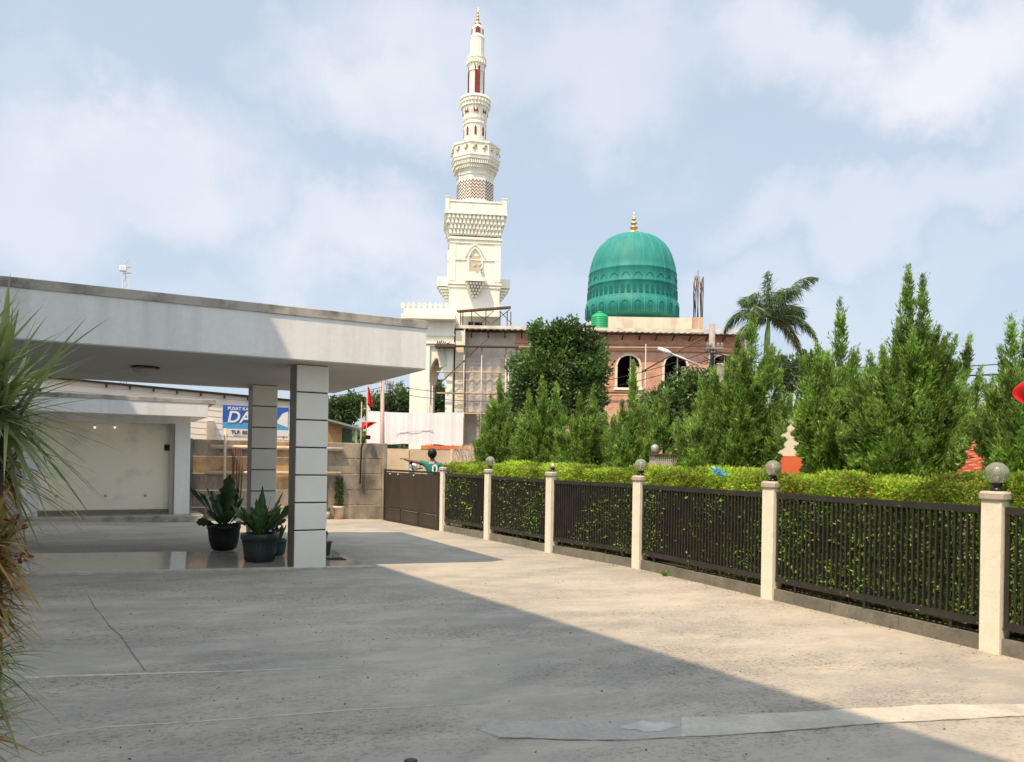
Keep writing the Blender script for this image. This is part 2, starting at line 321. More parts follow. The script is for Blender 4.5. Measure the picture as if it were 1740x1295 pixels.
M['orange'] = mat('orange_wall', (.72, .16, .06), (.62, .13, .05), scale=1.5)
M['rooftile'] = mat('clay_tile', (.5, .15, .08), (.36, .11, .06), scale=4, rough=.8)
M['bark'] = mat('bark', (.13, .095, .065), (.08, .06, .045), scale=7, streak=.3, bump=.6, bscale=25)
M['palmtrunk'] = mat('palm_trunk', (.42, .38, .32), (.3, .27, .22), scale=5, streak=4)
M['crownshaft'] = mat('palm_crownshaft', (.22, .34, .1), (.3, .4, .14), scale=4)
M['juniper'] = leafmat('juniper_needles', [(.055, .11, .035), (.18, .30, .08), (.36, .50, .14), (.10, .19, .055), (.26, .40, .11)], trans=.32, clump=3.5)
M['juniper2'] = leafmat('juniper_needles_yellow', [(.06, .12, .02), (.12, .22, .035), (.17, .27, .05)], trans=.25, clump=2.2)
M['broad'] = leafmat('broad_leaves', [(.035, .075, .025), (.07, .135, .04), (.12, .20, .06)], trans=.3, spec=.4, rough=.45, clump=1.1)
M['far'] = leafmat('far_leaves', [(.045, .085, .04), (.075, .13, .05), (.1, .16, .065)], trans=.25, clump=.5)
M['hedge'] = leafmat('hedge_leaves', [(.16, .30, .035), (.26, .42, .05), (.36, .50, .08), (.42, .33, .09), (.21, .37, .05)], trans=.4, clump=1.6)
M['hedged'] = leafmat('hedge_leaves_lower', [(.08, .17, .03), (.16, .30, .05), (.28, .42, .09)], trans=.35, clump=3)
M['palm'] = leafmat('palm_leaflets', [(.05, .10, .06), (.10, .16, .09), (.22, .28, .17)], trans=.3)
M['palmd'] = leafmat('dry_palm_leaflets', [(.25, .22, .13), (.18, .17, .09)], trans=.3)
M['spike'] = leafmat('spiky_green', [(.16, .21, .09), (.28, .33, .15), (.42, .46, .26), (.20, .24, .11)], trans=.2, spec=.4)
M['spikeb'] = leafmat('spiky_brown', [(.34, .19, .06), (.42, .30, .10), (.22, .26, .08), (.36, .12, .06), (.50, .44, .20)], trans=.2)
M['pinkfl'] = leafmat('pink_flower', [(.40, .09, .09), (.26, .07, .06)], trans=.3, tcol=(1.2, .6, .6))
M['fern'] = mat('dark_leaf', (.018, .065, .02), (.045, .11, .028), scale=5, rough=.3, spec=.5)
M['fern2'] = mat('birds_nest_leaf', (.04, .10, .03), (.09, .16, .045), scale=5, rough=.35, spec=.45)
M['stem'] = mat('leaf_stem', (.18, .05, .05), (.12, .1, .05), scale=6)
M['skin'] = mat('skin', (.20, .11, .075), rough=.55)
M['jersey'] = mat('green_jersey', (.01, .14, .12), (.012, .18, .15), scale=8, rough=.7)
M['hair'] = mat('black_hair', (.01, .009, .009), rough=.5)
M['khaki'] = mat('khaki_trousers', (.34, .27, .16), rough=.8)
M['bikewhite'] = mat('white_fairing', (.75, .75, .75), rough=.25, spec=.5)
M['rubber'] = mat('rubber', (.015, .015, .015), rough=.8)
M['bluep'] = mat('blue_plastic', (.02, .32, .6), (.3, .6, .75), scale=8, rough=.4)
gm = bpy.data.materials.new('globe_glass'); gm.use_nodes = True
_b = gm.node_tree.nodes['Principled BSDF']; _b.inputs['Base Color'].default_value = (.50, .52, .46, 1); _b.inputs['Roughness'].default_value = .13; _b.inputs['Transmission Weight'].default_value = .7; _b.inputs['IOR'].default_value = 1.09
_b.inputs['Specular IOR Level'].default_value = .9; _b.inputs['Coat Weight'].default_value = .8
M['globe'] = gm
lm = bpy.data.materials.new('spot_lamp_lit'); lm.use_nodes = True; _b = lm.node_tree.nodes['Principled BSDF']; _b.inputs['Emission Color'].default_value = (1, .95, .85, 1); _b.inputs['Emission Strength'].default_value = .7
M['lit'] = lm

# ------------------------------------------------------------------ setting
tag(MB().quad((-1500,-1500,-.17),(1500,-1500,-.17),(1500,1500,-.17),(-1500,1500,-.17)).build('ground', M['soil']), kind='structure')
yb = MB()
us = [-30, -8, -4, 0, 4, 8.1]; vs = [-25, 0, 10, 21.3]
for i in range(len(us)-1):
    for j in range(len(vs)-1):
        a, b, c, d = us[i], us[i+1], vs[j], vs[j+1]; yb.quad((a,c,gz(a)),(b,c,gz(b)),(b,d,gz(b)),(a,d,gz(a)))
tag(yb.build('yard', M['yard']), kind='structure')
tag(MB().box(10.8, 18, -40, 90, -.5, .05).build('street', M['asphalt']), kind='structure')
tag(MB().box(8.11, 10.8, -40, 17.2, -.5, -.02).build('garden_bed', M['soil']), kind='structure')
tag(MB().box(8.11, 10.8, 17.2, 60, -.5, .02).build('driveway', M['kerb']), kind='structure')

def sheet(name, pts, m, lift=.004):
    b = MB(); P = [G(*p) for p in pts]; b.add([(p.x, p.y, p.z+lift) for p in P], [tuple(range(len(P)))]); return tag(b.build(name, m), kind='structure')
def strip(name, top, bot, m, lift=.004, n=40, jit=.02):
    def samp(L, t):
        f = t*(len(L)-1); i = min(int(f), len(L)-2); f -= i; return (L[i][0]*(1-f)+L[i+1][0]*f, L[i][1]*(1-f)+L[i+1][1]*f)
    b = MB(); A = []; B = []
    for k in range(n+1):
        t = k/n; p = G(*samp(top, t)); q = G(*samp(bot, t)); j1, j2 = random.uniform(-jit, jit), random.uniform(-jit, jit)
        A.append((p.x, p.y+j1, gz(p.x)+lift)); B.append((q.x, q.y+j2, gz(q.x)+lift))
    b.add(A+B, [(k, n+1+k, n+2+k, k+1) for k in range(n)]); return tag(b.build(name, m), kind='structure')
strip('cement_patch_shaded', [(815,1240),(835,1226),(1000,1224),(1158,1219)], [(815,1241),(845,1252),(1000,1258),(1158,1255)], mat('dull_cement_shaded', (.40,.385,.34), (.33,.325,.30), scale=2.5, fine=.1, bump=.3, bscale=30), lift=.002, n=30, jit=.012)  # left part of the patch, its shade put into a duller cement colour
strip('cement_patch_sunlit', [(1158.5,1219),(1200,1218),(1450,1205),(1560,1198),(1820,1196)], [(1158.5,1255),(1200,1254),(1450,1232),(1560,1226),(1820,1212)], M['patch'], lift=.002, n=50, jit=.010)  # right part of the same patch, sunlight painted in as a brighter cement
strip('cement_blotch', [(1050,1237),(1066,1231),(1080,1230),(1094,1226),(1110,1228),(1128,1226),(1150,1233)], [(1050,1238),(1066,1240),(1085,1241),(1098,1246),(1115,1243),(1130,1242),(1150,1235)], mat('white_cement', (.52,.505,.46), (.38,.37,.335), scale=7), lift=.004, n=10, jit=.012)
strip('cement_joint', [(40,1150),(120,1147),(260,1143),(420,1139),(620,1131)], [(40,1153.5),(120,1150.5),(260,1146),(420,1141),(620,1131.5)], M['jointl'], lift=.0015, jit=.006)
strip('pale_joint', [(50,1254),(180,1234),(330,1226),(620,1204),(830,1194)], [(50,1256),(180,1236.5),(330,1227.8),(620,1206),(830,1194.5)], M['jointl'], lift=.0015, jit=.006)
strip('yard_crack', [(148,1010),(160,1032),(172,1045),(186,1066),(205,1080),(222,1108),(247,1140)], [(148.3,1010),(162,1032),(173.5,1045),(188.5,1066),(206,1080),(224.5,1108),(248,1140)], M['crack'], jit=.02)
strip('patch_crack', [(845,1254),(1050,1259),(1300,1245),(1500,1229),(1760,1216)], [(845,1255),(1050,1260.3),(1300,1246),(1500,1229.6),(1760,1216.4)], M['crack'], lift=.004, jit=.01)

# porch floor
pf = MB(); pa = G(60, 963).y; pa = 11.22
pf.hexa([(-3.2,pa,gz(-3.2)-.1),(3.55,pa,gz(3.55)-.1),(3.55,13.3,gz(3.55)-.1),(-3.2,13.3,gz(-3.2)-.1)], [(-3.2,pa,gz(-3.2)+.035),(3.55,pa,gz(3.55)+.03),(3.55,13.3,gz(3.55)+.03),(-3.2,13.3,gz(-3.2)+.035)])
tag(pf.build('porch_floor', M['tile']), kind='structure')
e = MB(); e.hexa([(-3.2,pa-.07,gz(-3.2)-.1),(3.6,pa-.07,gz(3.6)-.1),(3.6,pa-.003,gz(3.6)-.1),(-3.2,pa-.003,gz(-3.2)-.1)], [(-3.2,pa-.07,gz(-3.2)+.03),(3.6,pa-.07,gz(3.6)+.025),(3.6,pa-.003,gz(3.6)+.036),(-3.2,pa-.003,gz(-3.2)+.041)])
tag(e.build('porch_edge', M['jointl']), kind='structure')

# ------------------------------------------------------------------ canopy
def column(parent, u0, v0, z0, z1, wd=.46):
    b = MB(); z = z1; k = 0
    zs = [z1]
    while zs[-1]-.40 > z0+.2: zs.append(zs[-1]-.40)
    zs.append(z0)
    c = MB().box(u0+.012, u0+wd-.012, v0+.012, v0+wd-.012, z0-.05, z1-.001).build('core', M['groove'], parent)
    t = MB()
    for a, bb in zip(zs[:-1], zs[1:]):
        t.bbox(u0, u0+wd, v0, v0+wd, bb+(.012 if bb != z0 else 0), a-.008, .006)
    t.build('tile_cladding', M['coltile'], c)
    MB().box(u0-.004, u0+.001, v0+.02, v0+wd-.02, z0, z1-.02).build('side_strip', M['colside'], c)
    return c
cp = thing('entrance_canopy', 'flat roofed white concrete canopy on two tiled square columns over the porch', 'canopy', (2.6, 11.4, 0))
SOF = 2.98; FR = 10.76; BK = 15.95; RT = 4.23; LF = -2.9
MB().box(LF, RT, FR, BK, SOF+.004, 3.58).build('roof_slab', M['white'], cp)
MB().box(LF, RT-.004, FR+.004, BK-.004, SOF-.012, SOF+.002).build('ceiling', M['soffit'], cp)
MB().bbox(LF, RT+.018, FR-.018, BK+.05, 3.58, 3.70, .006).build('roof_cap', M['cap'], cp)
colu = G(490, 963); print('col', colu)
C1 = column(cp, 2.42, 11.18, gz(2.6), SOF-.014); C1.name = 'column'
C2 = column(cp, 2.42, 14.95, gz(2.6), SOF-.014); C2.name = 'column'
lp = thing('ceiling_lamp', 'round frosted dome lamp on the underside of the entrance canopy', 'ceiling lamp', tuple(W(247, 622, 11.7)))
lp.location.z = SOF-.013
MB().lathe([(.2,0),(.21,-.012),(.2,-.03)], tuple(lp.location), 28).build('lamp_ring', M['black'], lp)
MB().lathe([(.19,-.03),(.175,-.07),(.13,-.11),(.06,-.135),(.005,-.14)], tuple(lp.location), 28).build('lamp_shade', M['soffit'], lp)

# tall building on the left, outside the frame: its shadow crosses the yard
tb = thing('office_building', 'tall cream office block beside the porch, left of the photographed yard', 'building', (-6, 4, 0))
def face(v, off=0): return -1.42-.1*v-.13*max(0, v-9)+off
b = MB(); lo = [(face(-16),-16,-.3),(face(9),9,-.3),(face(20.3),20.3,-.3),(-16,20.3,-.3),(-16,-16,-.3)]; hi = [(x,y,12.0) for x,y,_ in lo]; b.hexa(lo[::-1], hi[::-1]); b.build('wall', M['cream'], tb)
for fl in range(4):
    for j in range(8):
        v0 = -13+j*4.2; z0 = .9+fl*2.85
        q = MB().hexa([(face(v0,.0),v0,z0),(face(v0,.03),v0,z0),(face(v0+1.8,.03),v0+1.8,z0),(face(v0+1.8,.0),v0+1.8,z0)][::-1], [(face(v0,.0),v0,z0+1.4),(face(v0,.03),v0,z0+1.4),(face(v0+1.8,.03),v0+1.8,z0+1.4),(face(v0+1.8,.0),v0+1.8,z0+1.4)][::-1])
        wn = q.build('window', M['black'], tb)

# ------------------------------------------------------------------ small building
sb = thing('garage_building', 'small flat roofed white outbuilding with a bare cream wall under its roof', 'building', (0, 20.2, 0))
gzs = .06
px_ = lambda px, v: Pv(px, 780, v).x
v0 = 19.95
MB().bbox(-4.2, px_(347,v0-.3), v0-.35, 22.5, -.2, .19, .012).build('plinth', M['cap'], sb)
MB().box(-4.2, px_(347,v0-.3)-.04, v0-.31, 22.45, .19, .206).build('plinth_top', M['tile'], sb)
cR0, cR1 = px_(297,v0), px_(323,v0); cL0, cL1 = px_(36,v0), px_(64,v0)
wl = MB(); zt = 2.52
wl.box(cR0, cR1, v0, 22.3, .206, zt); wl.box(cL0, cL1, v0, 22.3, .206, zt); wl.box(cL1, cR0, v0, v0+.28, 2.36, zt); wl.box(-4.2, cL0, v0+.9, 22.3, .206, zt)
wl.build('wall', M['white'], sb)
wl = MB(); wl.box(cL1+.003, cR0-.003, v0+.3, 22.2, .303, 2.36).build('back_panel', M['panelcream'], sb)
MB().box(cL1+.003, cR0-.003, v0+.27, 22.2, .207, .30).build('skirting', mat('olive_skirting', (.24, .22, .15), (.2, .19, .14), scale=3), sb)
fr = MB(); fr.box(cR0-.10, cR0-.003, v0+.12, v0+.268, .21, 2.355); fr.build('door_jamb', M['soffit'], sb)
MB().box(-4.3, px_(352,v0-.6), v0-.65, 22.6, zt, 2.83).build('roof', M['white'], sb)
MB().bbox(-4.4, px_(366,v0-.65), v0-.662, 22.7, 2.83, 2.93, .006).build('roof_cap', M['cap'], sb)
MB().bbox(px_(278,v0+.5), px_(288,v0+.5), v0+.25, v0+.31, 1.72, 1.86, .005).build('switch_box', M['dark'], sb)
for p in (98, 180, 247): MB().bbox(px_(p,v0+.5)-.03, px_(p,v0+.5)+.03, v0+.285, v0+.306, .60, .66, .004).build('socket', M['steel'], sb)
for p in (161, 195):
    q = Pv(p, 728, v0+.2); MB().lathe([(.022,.05),(.022,0),(.018,-.005)], tuple(q), 12).build('spot_lamp', M['lit'], sb)
    MB().bar((q.x,q.y,q.z+.05),(q.x,v0+.31,q.z+.1),.02).build('lamp_bracket', M['steel'], sb)

# ------------------------------------------------------------------ long wall building behind
LV = 26.5
lb = thing('long_white_building', 'long cream white walled building with a thin dark roof edge behind the yard wall', 'building', (0, LV, 0))
pL = Pv(-80, 628, LV); pR = Pv(556, 688, LV)
MB().hexa([(pL.x,LV,-.3),(pR.x,LV,-.3),(pR.x,LV+8,-.3),(pL.x,LV+8,-.3)], [(pL.x,LV,pL.z),(pR.x,LV,pR.z),(pR.x,LV+8,pR.z),(pL.x,LV+8,pL.z)]).build('wall', M['pinkwhite'], lb)
MB().hexa([(pL.x,LV-.12,pL.z),(pR.x+.15,LV-.12,pR.z),(pR.x+.15,LV+8.1,pR.z),(pL.x,LV+8.1,pL.z)], [(pL.x,LV-.12,pL.z+.06),(pR.x+.15,LV-.12,pR.z+.06),(pR.x+.15,LV+8.1,pR.z+.06),(pL.x,LV+8.1,pL.z+.06)]).build('roof_edge', M['dark'], lb)
ln = MB()
for k in range(9):
    f = .12+k*.2; ln.hexa([(pL.x,LV-.008,pL.z-f-.010),(pR.x,LV-.008,pR.z-f-.010),(pR.x,LV+.02,pR.z-f-.010),(pL.x,LV+.02,pL.z-f-.01)], [(pL.x,LV-.008,pL.z-f),(pR.x,LV-.008,pR.z-f),(pR.x,LV+.02,pR.z-f),(pL.x,LV+.02,pL.z-f)])
ln.build('course_lines', mat('course_line', (.52,.44,.38)), lb)
for k in range(10):
    p = Pv(180+k*40, 700, LV); t = (p.x-pL.x)/(pR.x-pL.x); zz = pL.z*(1-t)+pR.z*t; MB().box(p.x-.03, p.x+.03, LV-.13, LV-.1, zz-.11, zz-.005).build('gutter_clip', M['dark'], lb)
q0 = Pv(352, 715, LV-.1); q1 = Pv(364, 750, LV-.1); MB().box(q0.x, q1.x, LV-.14, LV-.009, 1.2, q0.z).build('shutter', M['greypl'], lb)
q0 = Pv(46, 660, LV-.1); MB().box(q0.x, q0.x+.35, LV-.06, LV-.009, q0.z-.08, q0.z+.03).build('vent', M['dark'], lb)

# ------------------------------------------------------------------ precast yard wall
BV = 21.0
bw = thing('precast_wall', 'weathered precast concrete panel wall at the back of the yard', 'wall', (4, BV, 0))
uL = Pv(322, 800, BV).x; uR = Pv(653, 800, BV).x; ztop = 2.02
pan = MB(); pan2 = MB(); zz = -.15; r = 0; post = MB()
nb = 3; seg = (uR-uL)/nb
for k in range(nb+1): post.bbox(uL+k*seg-.07, uL+k*seg+.07, BV-.045, BV+.1, -.2, ztop+.02, .01)
for k in range(nb):
    for r in range(5):
        z0 = -.15+r*.435; tgt = pan2 if (r in (2, 3) and k == 1) or (k == 0 and r == 3) or (k == 1 and r == 4) else pan
        tgt.bbox(uL+k*seg+.07, uL+(k+1)*seg-.07, BV-.02+random.uniform(-.006, .006), BV+.04, z0+.006, z0+.432, .012)
pan.build('panels', M['block'], bw); pan2.build('ochre_panels', M['block2'], bw); post.build('posts', M['block'], bw)
def onwall(name, label, px0, px1, py, r, m):
    a = Pv(px0, py, BV-.09); bb = Pv(px1, py, BV-.09); bb.z = a.z
    return tag(MB().tube([a, bb], r, 8).build(name, m), label, 'pipe')
onwall('wall_pipe', 'upper cream horizontal pipe running along the top of the precast wall', 357, 583, 759, .055, M['pipe'])
onwall('wall_pipe', 'lower cream horizontal pipe halfway up the precast wall', 349, 579, 803, .045, M['pipe'])
a = Pv(383, 728, BV-.2); tag(MB().tube([a, (a.x, a.y, .3)], .035, 8).build('wall_pipe', M['pipe']), 'upright pale pipe in front of the precast wall below the blue banner', 'pipe')
a = Pv(396, 762, BV-.14); b = MB()
for k in range(5): b.tube([(a.x+.05*k, a.y, a.z), (a.x+.05*k+random.uniform(-.04,.04), a.y, 1.1), (a.x+.05*k+random.uniform(-.05,.05), a.y, .5)], .015, 5)
tag(b.build('hanging_cables', M['rust']), 'bunch of dark rusty cables hanging down the precast wall', 'cables')

# garden lamp on the wall
a = Pv(612, 822, BV-.08); a2 = Pv(614, 762, BV-.08); a3 = Pv(619, 746, BV-.1); a4 = Pv(623, 741, BV-.12)
g = thing('wall_lamp', 'thin black lamp post with a small lantern rising from the precast wall', 'lamp post', (a.x, a.y, a.z))
MB().tube([a, a2, a3, a4], .022, 8).build('pole', M['black'], g)
MB().bbox(a4.x-.05, a4.x+.1, a4.y-.05, a4.y+.05, a4.z-.09, a4.z+.02, .01).build('lantern', M['black'], g)
# white pots at the wall
def topiary(pxc, top, bot, wpx, label):
    p = G(pxc, bot); sc1 = p.dot(Fv)/FPX; r = wpx/2*sc1
    t = thing('potted_plant', label, 'potted plant', tuple(p))
    MB().lathe([(r*.75,0),(r*.9,.02),(r*1.0,.30),(r*1.12,.31),(r*1.12,.36),(r*.95,.36)], tuple(p), 16).build('pot', M['potwhite'], t)
    MB().lathe([(r*1.1,-.0),(r*1.1,.03)], (p.x,p.y,p.z), 16).build('saucer', M['terr'], t)
    h = (bot-top)*sc1; MB().tube([(p.x,p.y,p.z+.3),(p.x,p.y,p.z+h*.95)], .015, 6).build('stem', M['bark'], t)
    n = int(900*(h-.3)); Z = rng.uniform(.36, h, n); A = rng.uniform(0, 2*PI, n); R = r*.75*np.sqrt(rng.uniform(0,1,n))*(1-.3*Z/h)
    P = np.stack([p.x+R*np.cos(A), p.y+R*np.sin(A), p.z+Z], 1); D = np.stack([np.cos(A), np.sin(A), rng.uniform(-.3,1,n)], 1)
    np_mesh('foliage', leafset(P, D, rng.uniform(.05,.09,n), rng.uniform(.025,.045,n)), 4, M['broad'], t)
topiary(575, 812, 882, 17, 'slim climbing plant in a white pot against the precast wall')
p = G(550, 882); t = thing('flower_pot', 'small low white bowl pot half hidden behind the front column', 'pot', tuple(p))
MB().lathe([(.09,0),(.14,.03),(.17,.2),(.15,.2)], tuple(p), 16).build('pot', M['potwhite'], t)
n = 60; A = rng.uniform(0,2*PI,n); P = np.stack([p.x+.1*np.cos(A), p.y+.1*np.sin(A), p.z+.2+0*A],1); np_mesh('foliage', leafset(P, np.stack([np.cos(A),np.sin(A),1.5+0*A],1), rng.uniform(.08,.18,n), rng.uniform(.03,.05,n)), 4, M['broad'], t)

# blue banner
a = Pv(378, 738, 21.7); b_ = Pv(490, 738, 21.7); ztp = Pv(378, 688, 21.7).z; zbt = a.z
bn = thing('blue_banner', 'blue and white advertising banner on thin posts above the precast wall', 'banner', (a.x, 21.7, zbt))
wv, hh = b_.x-a.x, ztp-zbt
MB().box(a.x, b_.x, 21.7, 21.72, zbt+hh*.42, ztp).build('cloth', M['blue'], bn)
MB().box(a.x, b_.x, 21.7, 21.72, zbt+hh*.2, zbt+hh*.42).build('light_band', M['lblue'], bn)
MB().box(a.x, b_.x, 21.7, 21.72, zbt, zbt+hh*.2).build('white_band', M['wht'], bn)
MB().add([(b_.x-wv*.2,21.697,zbt+hh*.45),(b_.x-.02,21.697,zbt+hh*.3),(b_.x-.02,21.697,ztp-.1),(b_.x-wv*.1,21.697,ztp-hh*.22)], [(0,1,2,3)]).build('mattress_picture', M['wht'], bn)
def text(s, size, loc, rotz, m, parent, name='lettering', depth=.004, rx=PI/2, shear=0):
    cu = bpy.data.curves.new(name, 'FONT'); cu.body = s; cu.size = size; cu.extrude = depth; cu.shear = shear; cu.offset = size*.02
    o = bpy.data.objects.new(name, cu); C.objects.link(o); cu.materials.append(m)
    T = Matrix.Translation(loc) @ Matrix.Rotation(rotz, 4, 'Z') @ Matrix.Rotation(rx, 4, 'X')
    bpy.context.view_layer.update(); me = bpy.data.meshes.new_from_object(o.evaluated_get(bpy.context.evaluated_depsgraph_get())); bpy.data.objects.remove(o)
    o = bpy.data.objects.new(name, me); C.objects.link(o)
    if not me.materials: me.materials.append(m)
    if parent: o.parent = parent; T = wm(parent).inverted() @ T
    me.transform(T); return o
text('DAUN', hh*.55, (a.x+.1, 21.692, zbt+hh*.42), 0, M['wht'], bn, shear=.2)
text('PUSAT KASUR', hh*.15, (a.x+.12, 21.692, zbt+hh*.84), 0, M['wht'], bn)
text('TLP. 85214', hh*.17, (a.x+.22, 21.692, zbt+hh*.03), 0, M['txt'], bn)
MB().tube([(a.x+.12,21.74,.3),(a.x+.12,21.74,ztp)], .02, 6).tube([(b_.x-.12,21.74,.3),(b_.x-.12,21.74,ztp)], .02, 6).tube([(a.x+.3,21.74,zbt-.03),(b_.x,21.74,zbt-.03)],.015,6).build('posts', M['pipe'], bn)

# antenna above the canopy roof
q = W(213, 485, 30); t = thing('antenna_mast', 'slim lattice mast with a white box antenna behind the canopy roof', 'antenna', (q.x, q.y, 0))
b = MB(); tp = W(213.5, 452, 30)
for dx, dy in ((-.1,0),(.1,0),(0,.15)): b.tube([(q.x+dx,q.y+dy,3),(tp.x+dx,tp.y+dy,tp.z)], .012, 5)
for k in range(14): zz = 5+k*.3; b.bar((q.x-.1,q.y,zz),(q.x+.1,q.y,zz+.3),.012)
b.build('mast', M['steel'], t)
a = W(209, 456, 30); MB().bbox(a.x-.12, a.x+.12, a.y-.08, a.y+.08, a.z-.12, a.z+.1, .02).build('antenna_box', M['wht'], t)
MB().bar((tp.x-.1,tp.y,tp.z-.3),(tp.x+.2,tp.y,tp.z-.25),.03).bar((tp.x-.2,tp.y,tp.z-.05),(tp.x+.2,tp.y,tp.z-.03),.02).build('arm', M['steel'], t)

# ------------------------------------------------------------------ hut behind the wall
HV = 25.2; 
def box_px(px0, px1, z0, z1, v, dep): a = Pv(px0, 740, v).x; b = Pv(px1, 740, v).x; return a, b, v, v+dep, z0, z1
h = thing('wooden_hut', 'lean-to hut with an ochre board wall and a dark sloping sheet roof', 'hut', (Pv(580,740,HV).x, HV, 0))
a = Pv(552, 711, HV-.2); b_ = Pv(613, 727, HV-.2)
MB().hexa([(a.x,HV-.3,a.z-.06),(b_.x,HV-.3,b_.z-.06),(b_.x,HV+3,b_.z-.06),(a.x,HV+3,a.z-.06)], [(a.x,HV-.3,a.z),(b_.x,HV-.3,b_.z),(b_.x,HV+3,b_.z),(a.x,HV+3,a.z)]).build('roof', M['steel'], h)
x0, x1, x2, x3 = [Pv(k, 740, HV).x for k in (549, 554, 581, 607)]
zf = lambda x: a.z+(b_.z-a.z)*(x-a.x)/(b_.x-a.x)-.07
MB().hexa([(x1,HV,-.2),(x2,HV,-.2),(x2,HV+.05,-.2),(x1,HV+.05,-.2)], [(x1,HV,zf(x1)),(x2,HV,zf(x2)),(x2,HV+.05,zf(x2)),(x1,HV+.05,zf(x1))]).build('board_wall', M['wood'], h)
MB().hexa([(x2+.01,HV+.6,-.2),(x3,HV+.6,-.2),(x3,HV+.65,-.2),(x2+.01,HV+.65,-.2)], [(x2+.01,HV+.6,zf(x2)),(x3,HV+.6,zf(x3)),(x3,HV+.65,zf(x3)),(x2+.01,HV+.65,zf(x2))]).build('sheet_wall', M['greensheet'], h)
MB().box(x3-.06, x3, HV, HV+.06, -.2, zf(x3)).box(x0, x1-.01, HV-.02, HV+.06, -.2, zf(x0)).build('corner_post', M['wht'], h)

# ------------------------------------------------------------------ boundary fence
base = [(1850,1152),(1681,1109),(1303,1018),(1080,966),(931,939),(826,917),(749,902)]
FP = [G(*p) for p in base]
vv = np.array([p.y for p in FP[1:]]); uu = np.array([p.x for p in FP[1:]]); kf = np.polyfit(vv, uu, 1)
print('fence', [(round(p.x,2), round(p.y,2), round(p.z,2)) for p in FP], kf)
FP[0] = Vector((FP[1].x-.12, FP[1].y-2.5, 0))
for p in FP: p.z = gz(p.x)
fang = math.atan(kf[0])          # fence line runs along +v, leaning by this
PW = .19
ordn = ['fence post cut off beyond the right edge of the picture', 'nearest whole fence post, under the largest globe lamp', 'second nearest fence post, between the two longest fence panels', 'third nearest fence post, under a globe lamp in the middle of the fence', 'fourth nearest fence post, the one whose lamp has lost its globe', 'second farthest fence post, under the smallest globe lamp', 'farthest fence post, standing beside the dark gate']
proto = None
def fencepost():
    r = bpy.data.objects.new('fence_post', None); C.objects.link(r)
    MB().bbox(-PW/2, PW/2, -PW/2, PW/2, -.15, 1.47, .006).build('shaft', M['post'], r)
    q = PW/2+.022; MB().bbox(-q, q, -q, q, 1.47, 1.565, .022).build('cap', M['stonecap'], r)
    return r
def globe():
    r = bpy.data.objects.new('globe_lamp', None); C.objects.link(r)
    MB().lathe([(.055,0),(.055,.02),(.03,.035),(.028,.05),(.055,.075),(.05,.085)], n=16).build('lamp_base', M['black'], r)
    R = .108; pr = [(max(.004, R*math.sin(a)), .175-R*math.cos(a)) for a in np.linspace(.35, PI, 18)]
    MB().lathe(pr, n=28).build('glass_globe', M['globe'], r)
    MB().tube([(0,0,.08),(0,0,.15)], .018, 8).lathe([(.01,.15),(.028,.17),(.028,.2),(.01,.225)], n=10).build('bulb', M['wht'], r)
    return r
gp = None
for i, p in enumerate(FP):
    o = fencepost() if proto is None else copy_tree(proto); proto = proto or o
    o.location = (p.x+PW/2-.02, p.y, p.z); o.rotation_euler = (0, 0, -fang); tag(o, 'cream painted '+ordn[i], 'fence post', 'cream posts of the street fence')
    if i in (1, 2, 3, 5):
        g_ = globe() if gp is None else copy_tree(gp); gp = gp or g_
        g_.location = (p.x+PW/2-.02, p.y, p.z+1.565); tag(g_, {1:'largest and nearest round glass globe lamp, on the post at the right', 2:'round glass globe lamp in front of the orange wall', 3:'round glass globe lamp beside the white striped shed', 5:'smallest and farthest round glass globe lamp, near the slim left juniper'}[i], 'globe lamp', 'globe lamps on the fence posts')
    if i == 4:
        t = thing('broken_lamp_base', 'black lamp base without its globe on a cream fence post', 'lamp base', (p.x+PW/2-.02, p.y, p.z+1.565))
        MB().lathe([(.055,0),(.055,.02),(.03,.035),(.028,.05),(.055,.075),(.05,.085)], tuple(t.location), n=16).build('base', M['black'], t)
        MB().lathe([(.012,.085),(.024,.11),(.02,.15),(.005,.16)], tuple(t.location), n=10).build('bulb', M['wht'], t)
plab = ['fence panel cut off by the right edge of the picture', 'nearest and largest dark fence panel with leaves between its bars', 'second nearest dark fence panel, left of the orange wall', 'third nearest dark fence panel with patches of green leaves behind it', 'dark fence panel left of the post without a globe', 'farthest dark fence panel next to the gate']
for i in range(len(FP)-1):
    a, b = FP[i], FP[i+1]; d = (b-a); d.z = 0; L_ = d.length; d.normalize()
    nx = Vector((d.y, -d.x, 0))
    a2 = a+d*(PW/2+.012)+nx*.06; b2 = b-d*(PW/2+.012)+nx*.06; zb = (a.z+b.z)/2
    t = thing('iron_railing', plab[i], 'fence panel', (a2.x, a2.y, zb), 0, 'dark iron panels of the street fence')
    A = lambda s, z: (a2.x+(b2.x-a2.x)*s, a2.y+(b2.y-a2.y)*s, zb+z)
    MB().bar(A(0,1.38), A(1,1.38), .05, .07).build('top_rail', M['iron'], t)
    MB().bar(A(0,.275), A(1,.275), .045, .075).build('bottom_rail', M['iron'], t)
    bars = MB(); n = int(L_/.074)
    for k in range(n+1):
        s = (k+.5)/(n+1); 
        if abs(s-.5) < 2: bars.bar(A(s,.314), A(s,1.346), .038, .018)
    bars.build('bars', M['iron'], t)
    for s in (.008, .992): MB().bar(A(s,.314), A(s,1.344), .04, .04).build('side_frame', M['iron'], t)
    for s in (.12, .5, .88): MB().bar(A(s,.12), A(s,.236), .03, .03).build('foot', M['iron'], t)
kb = MB()
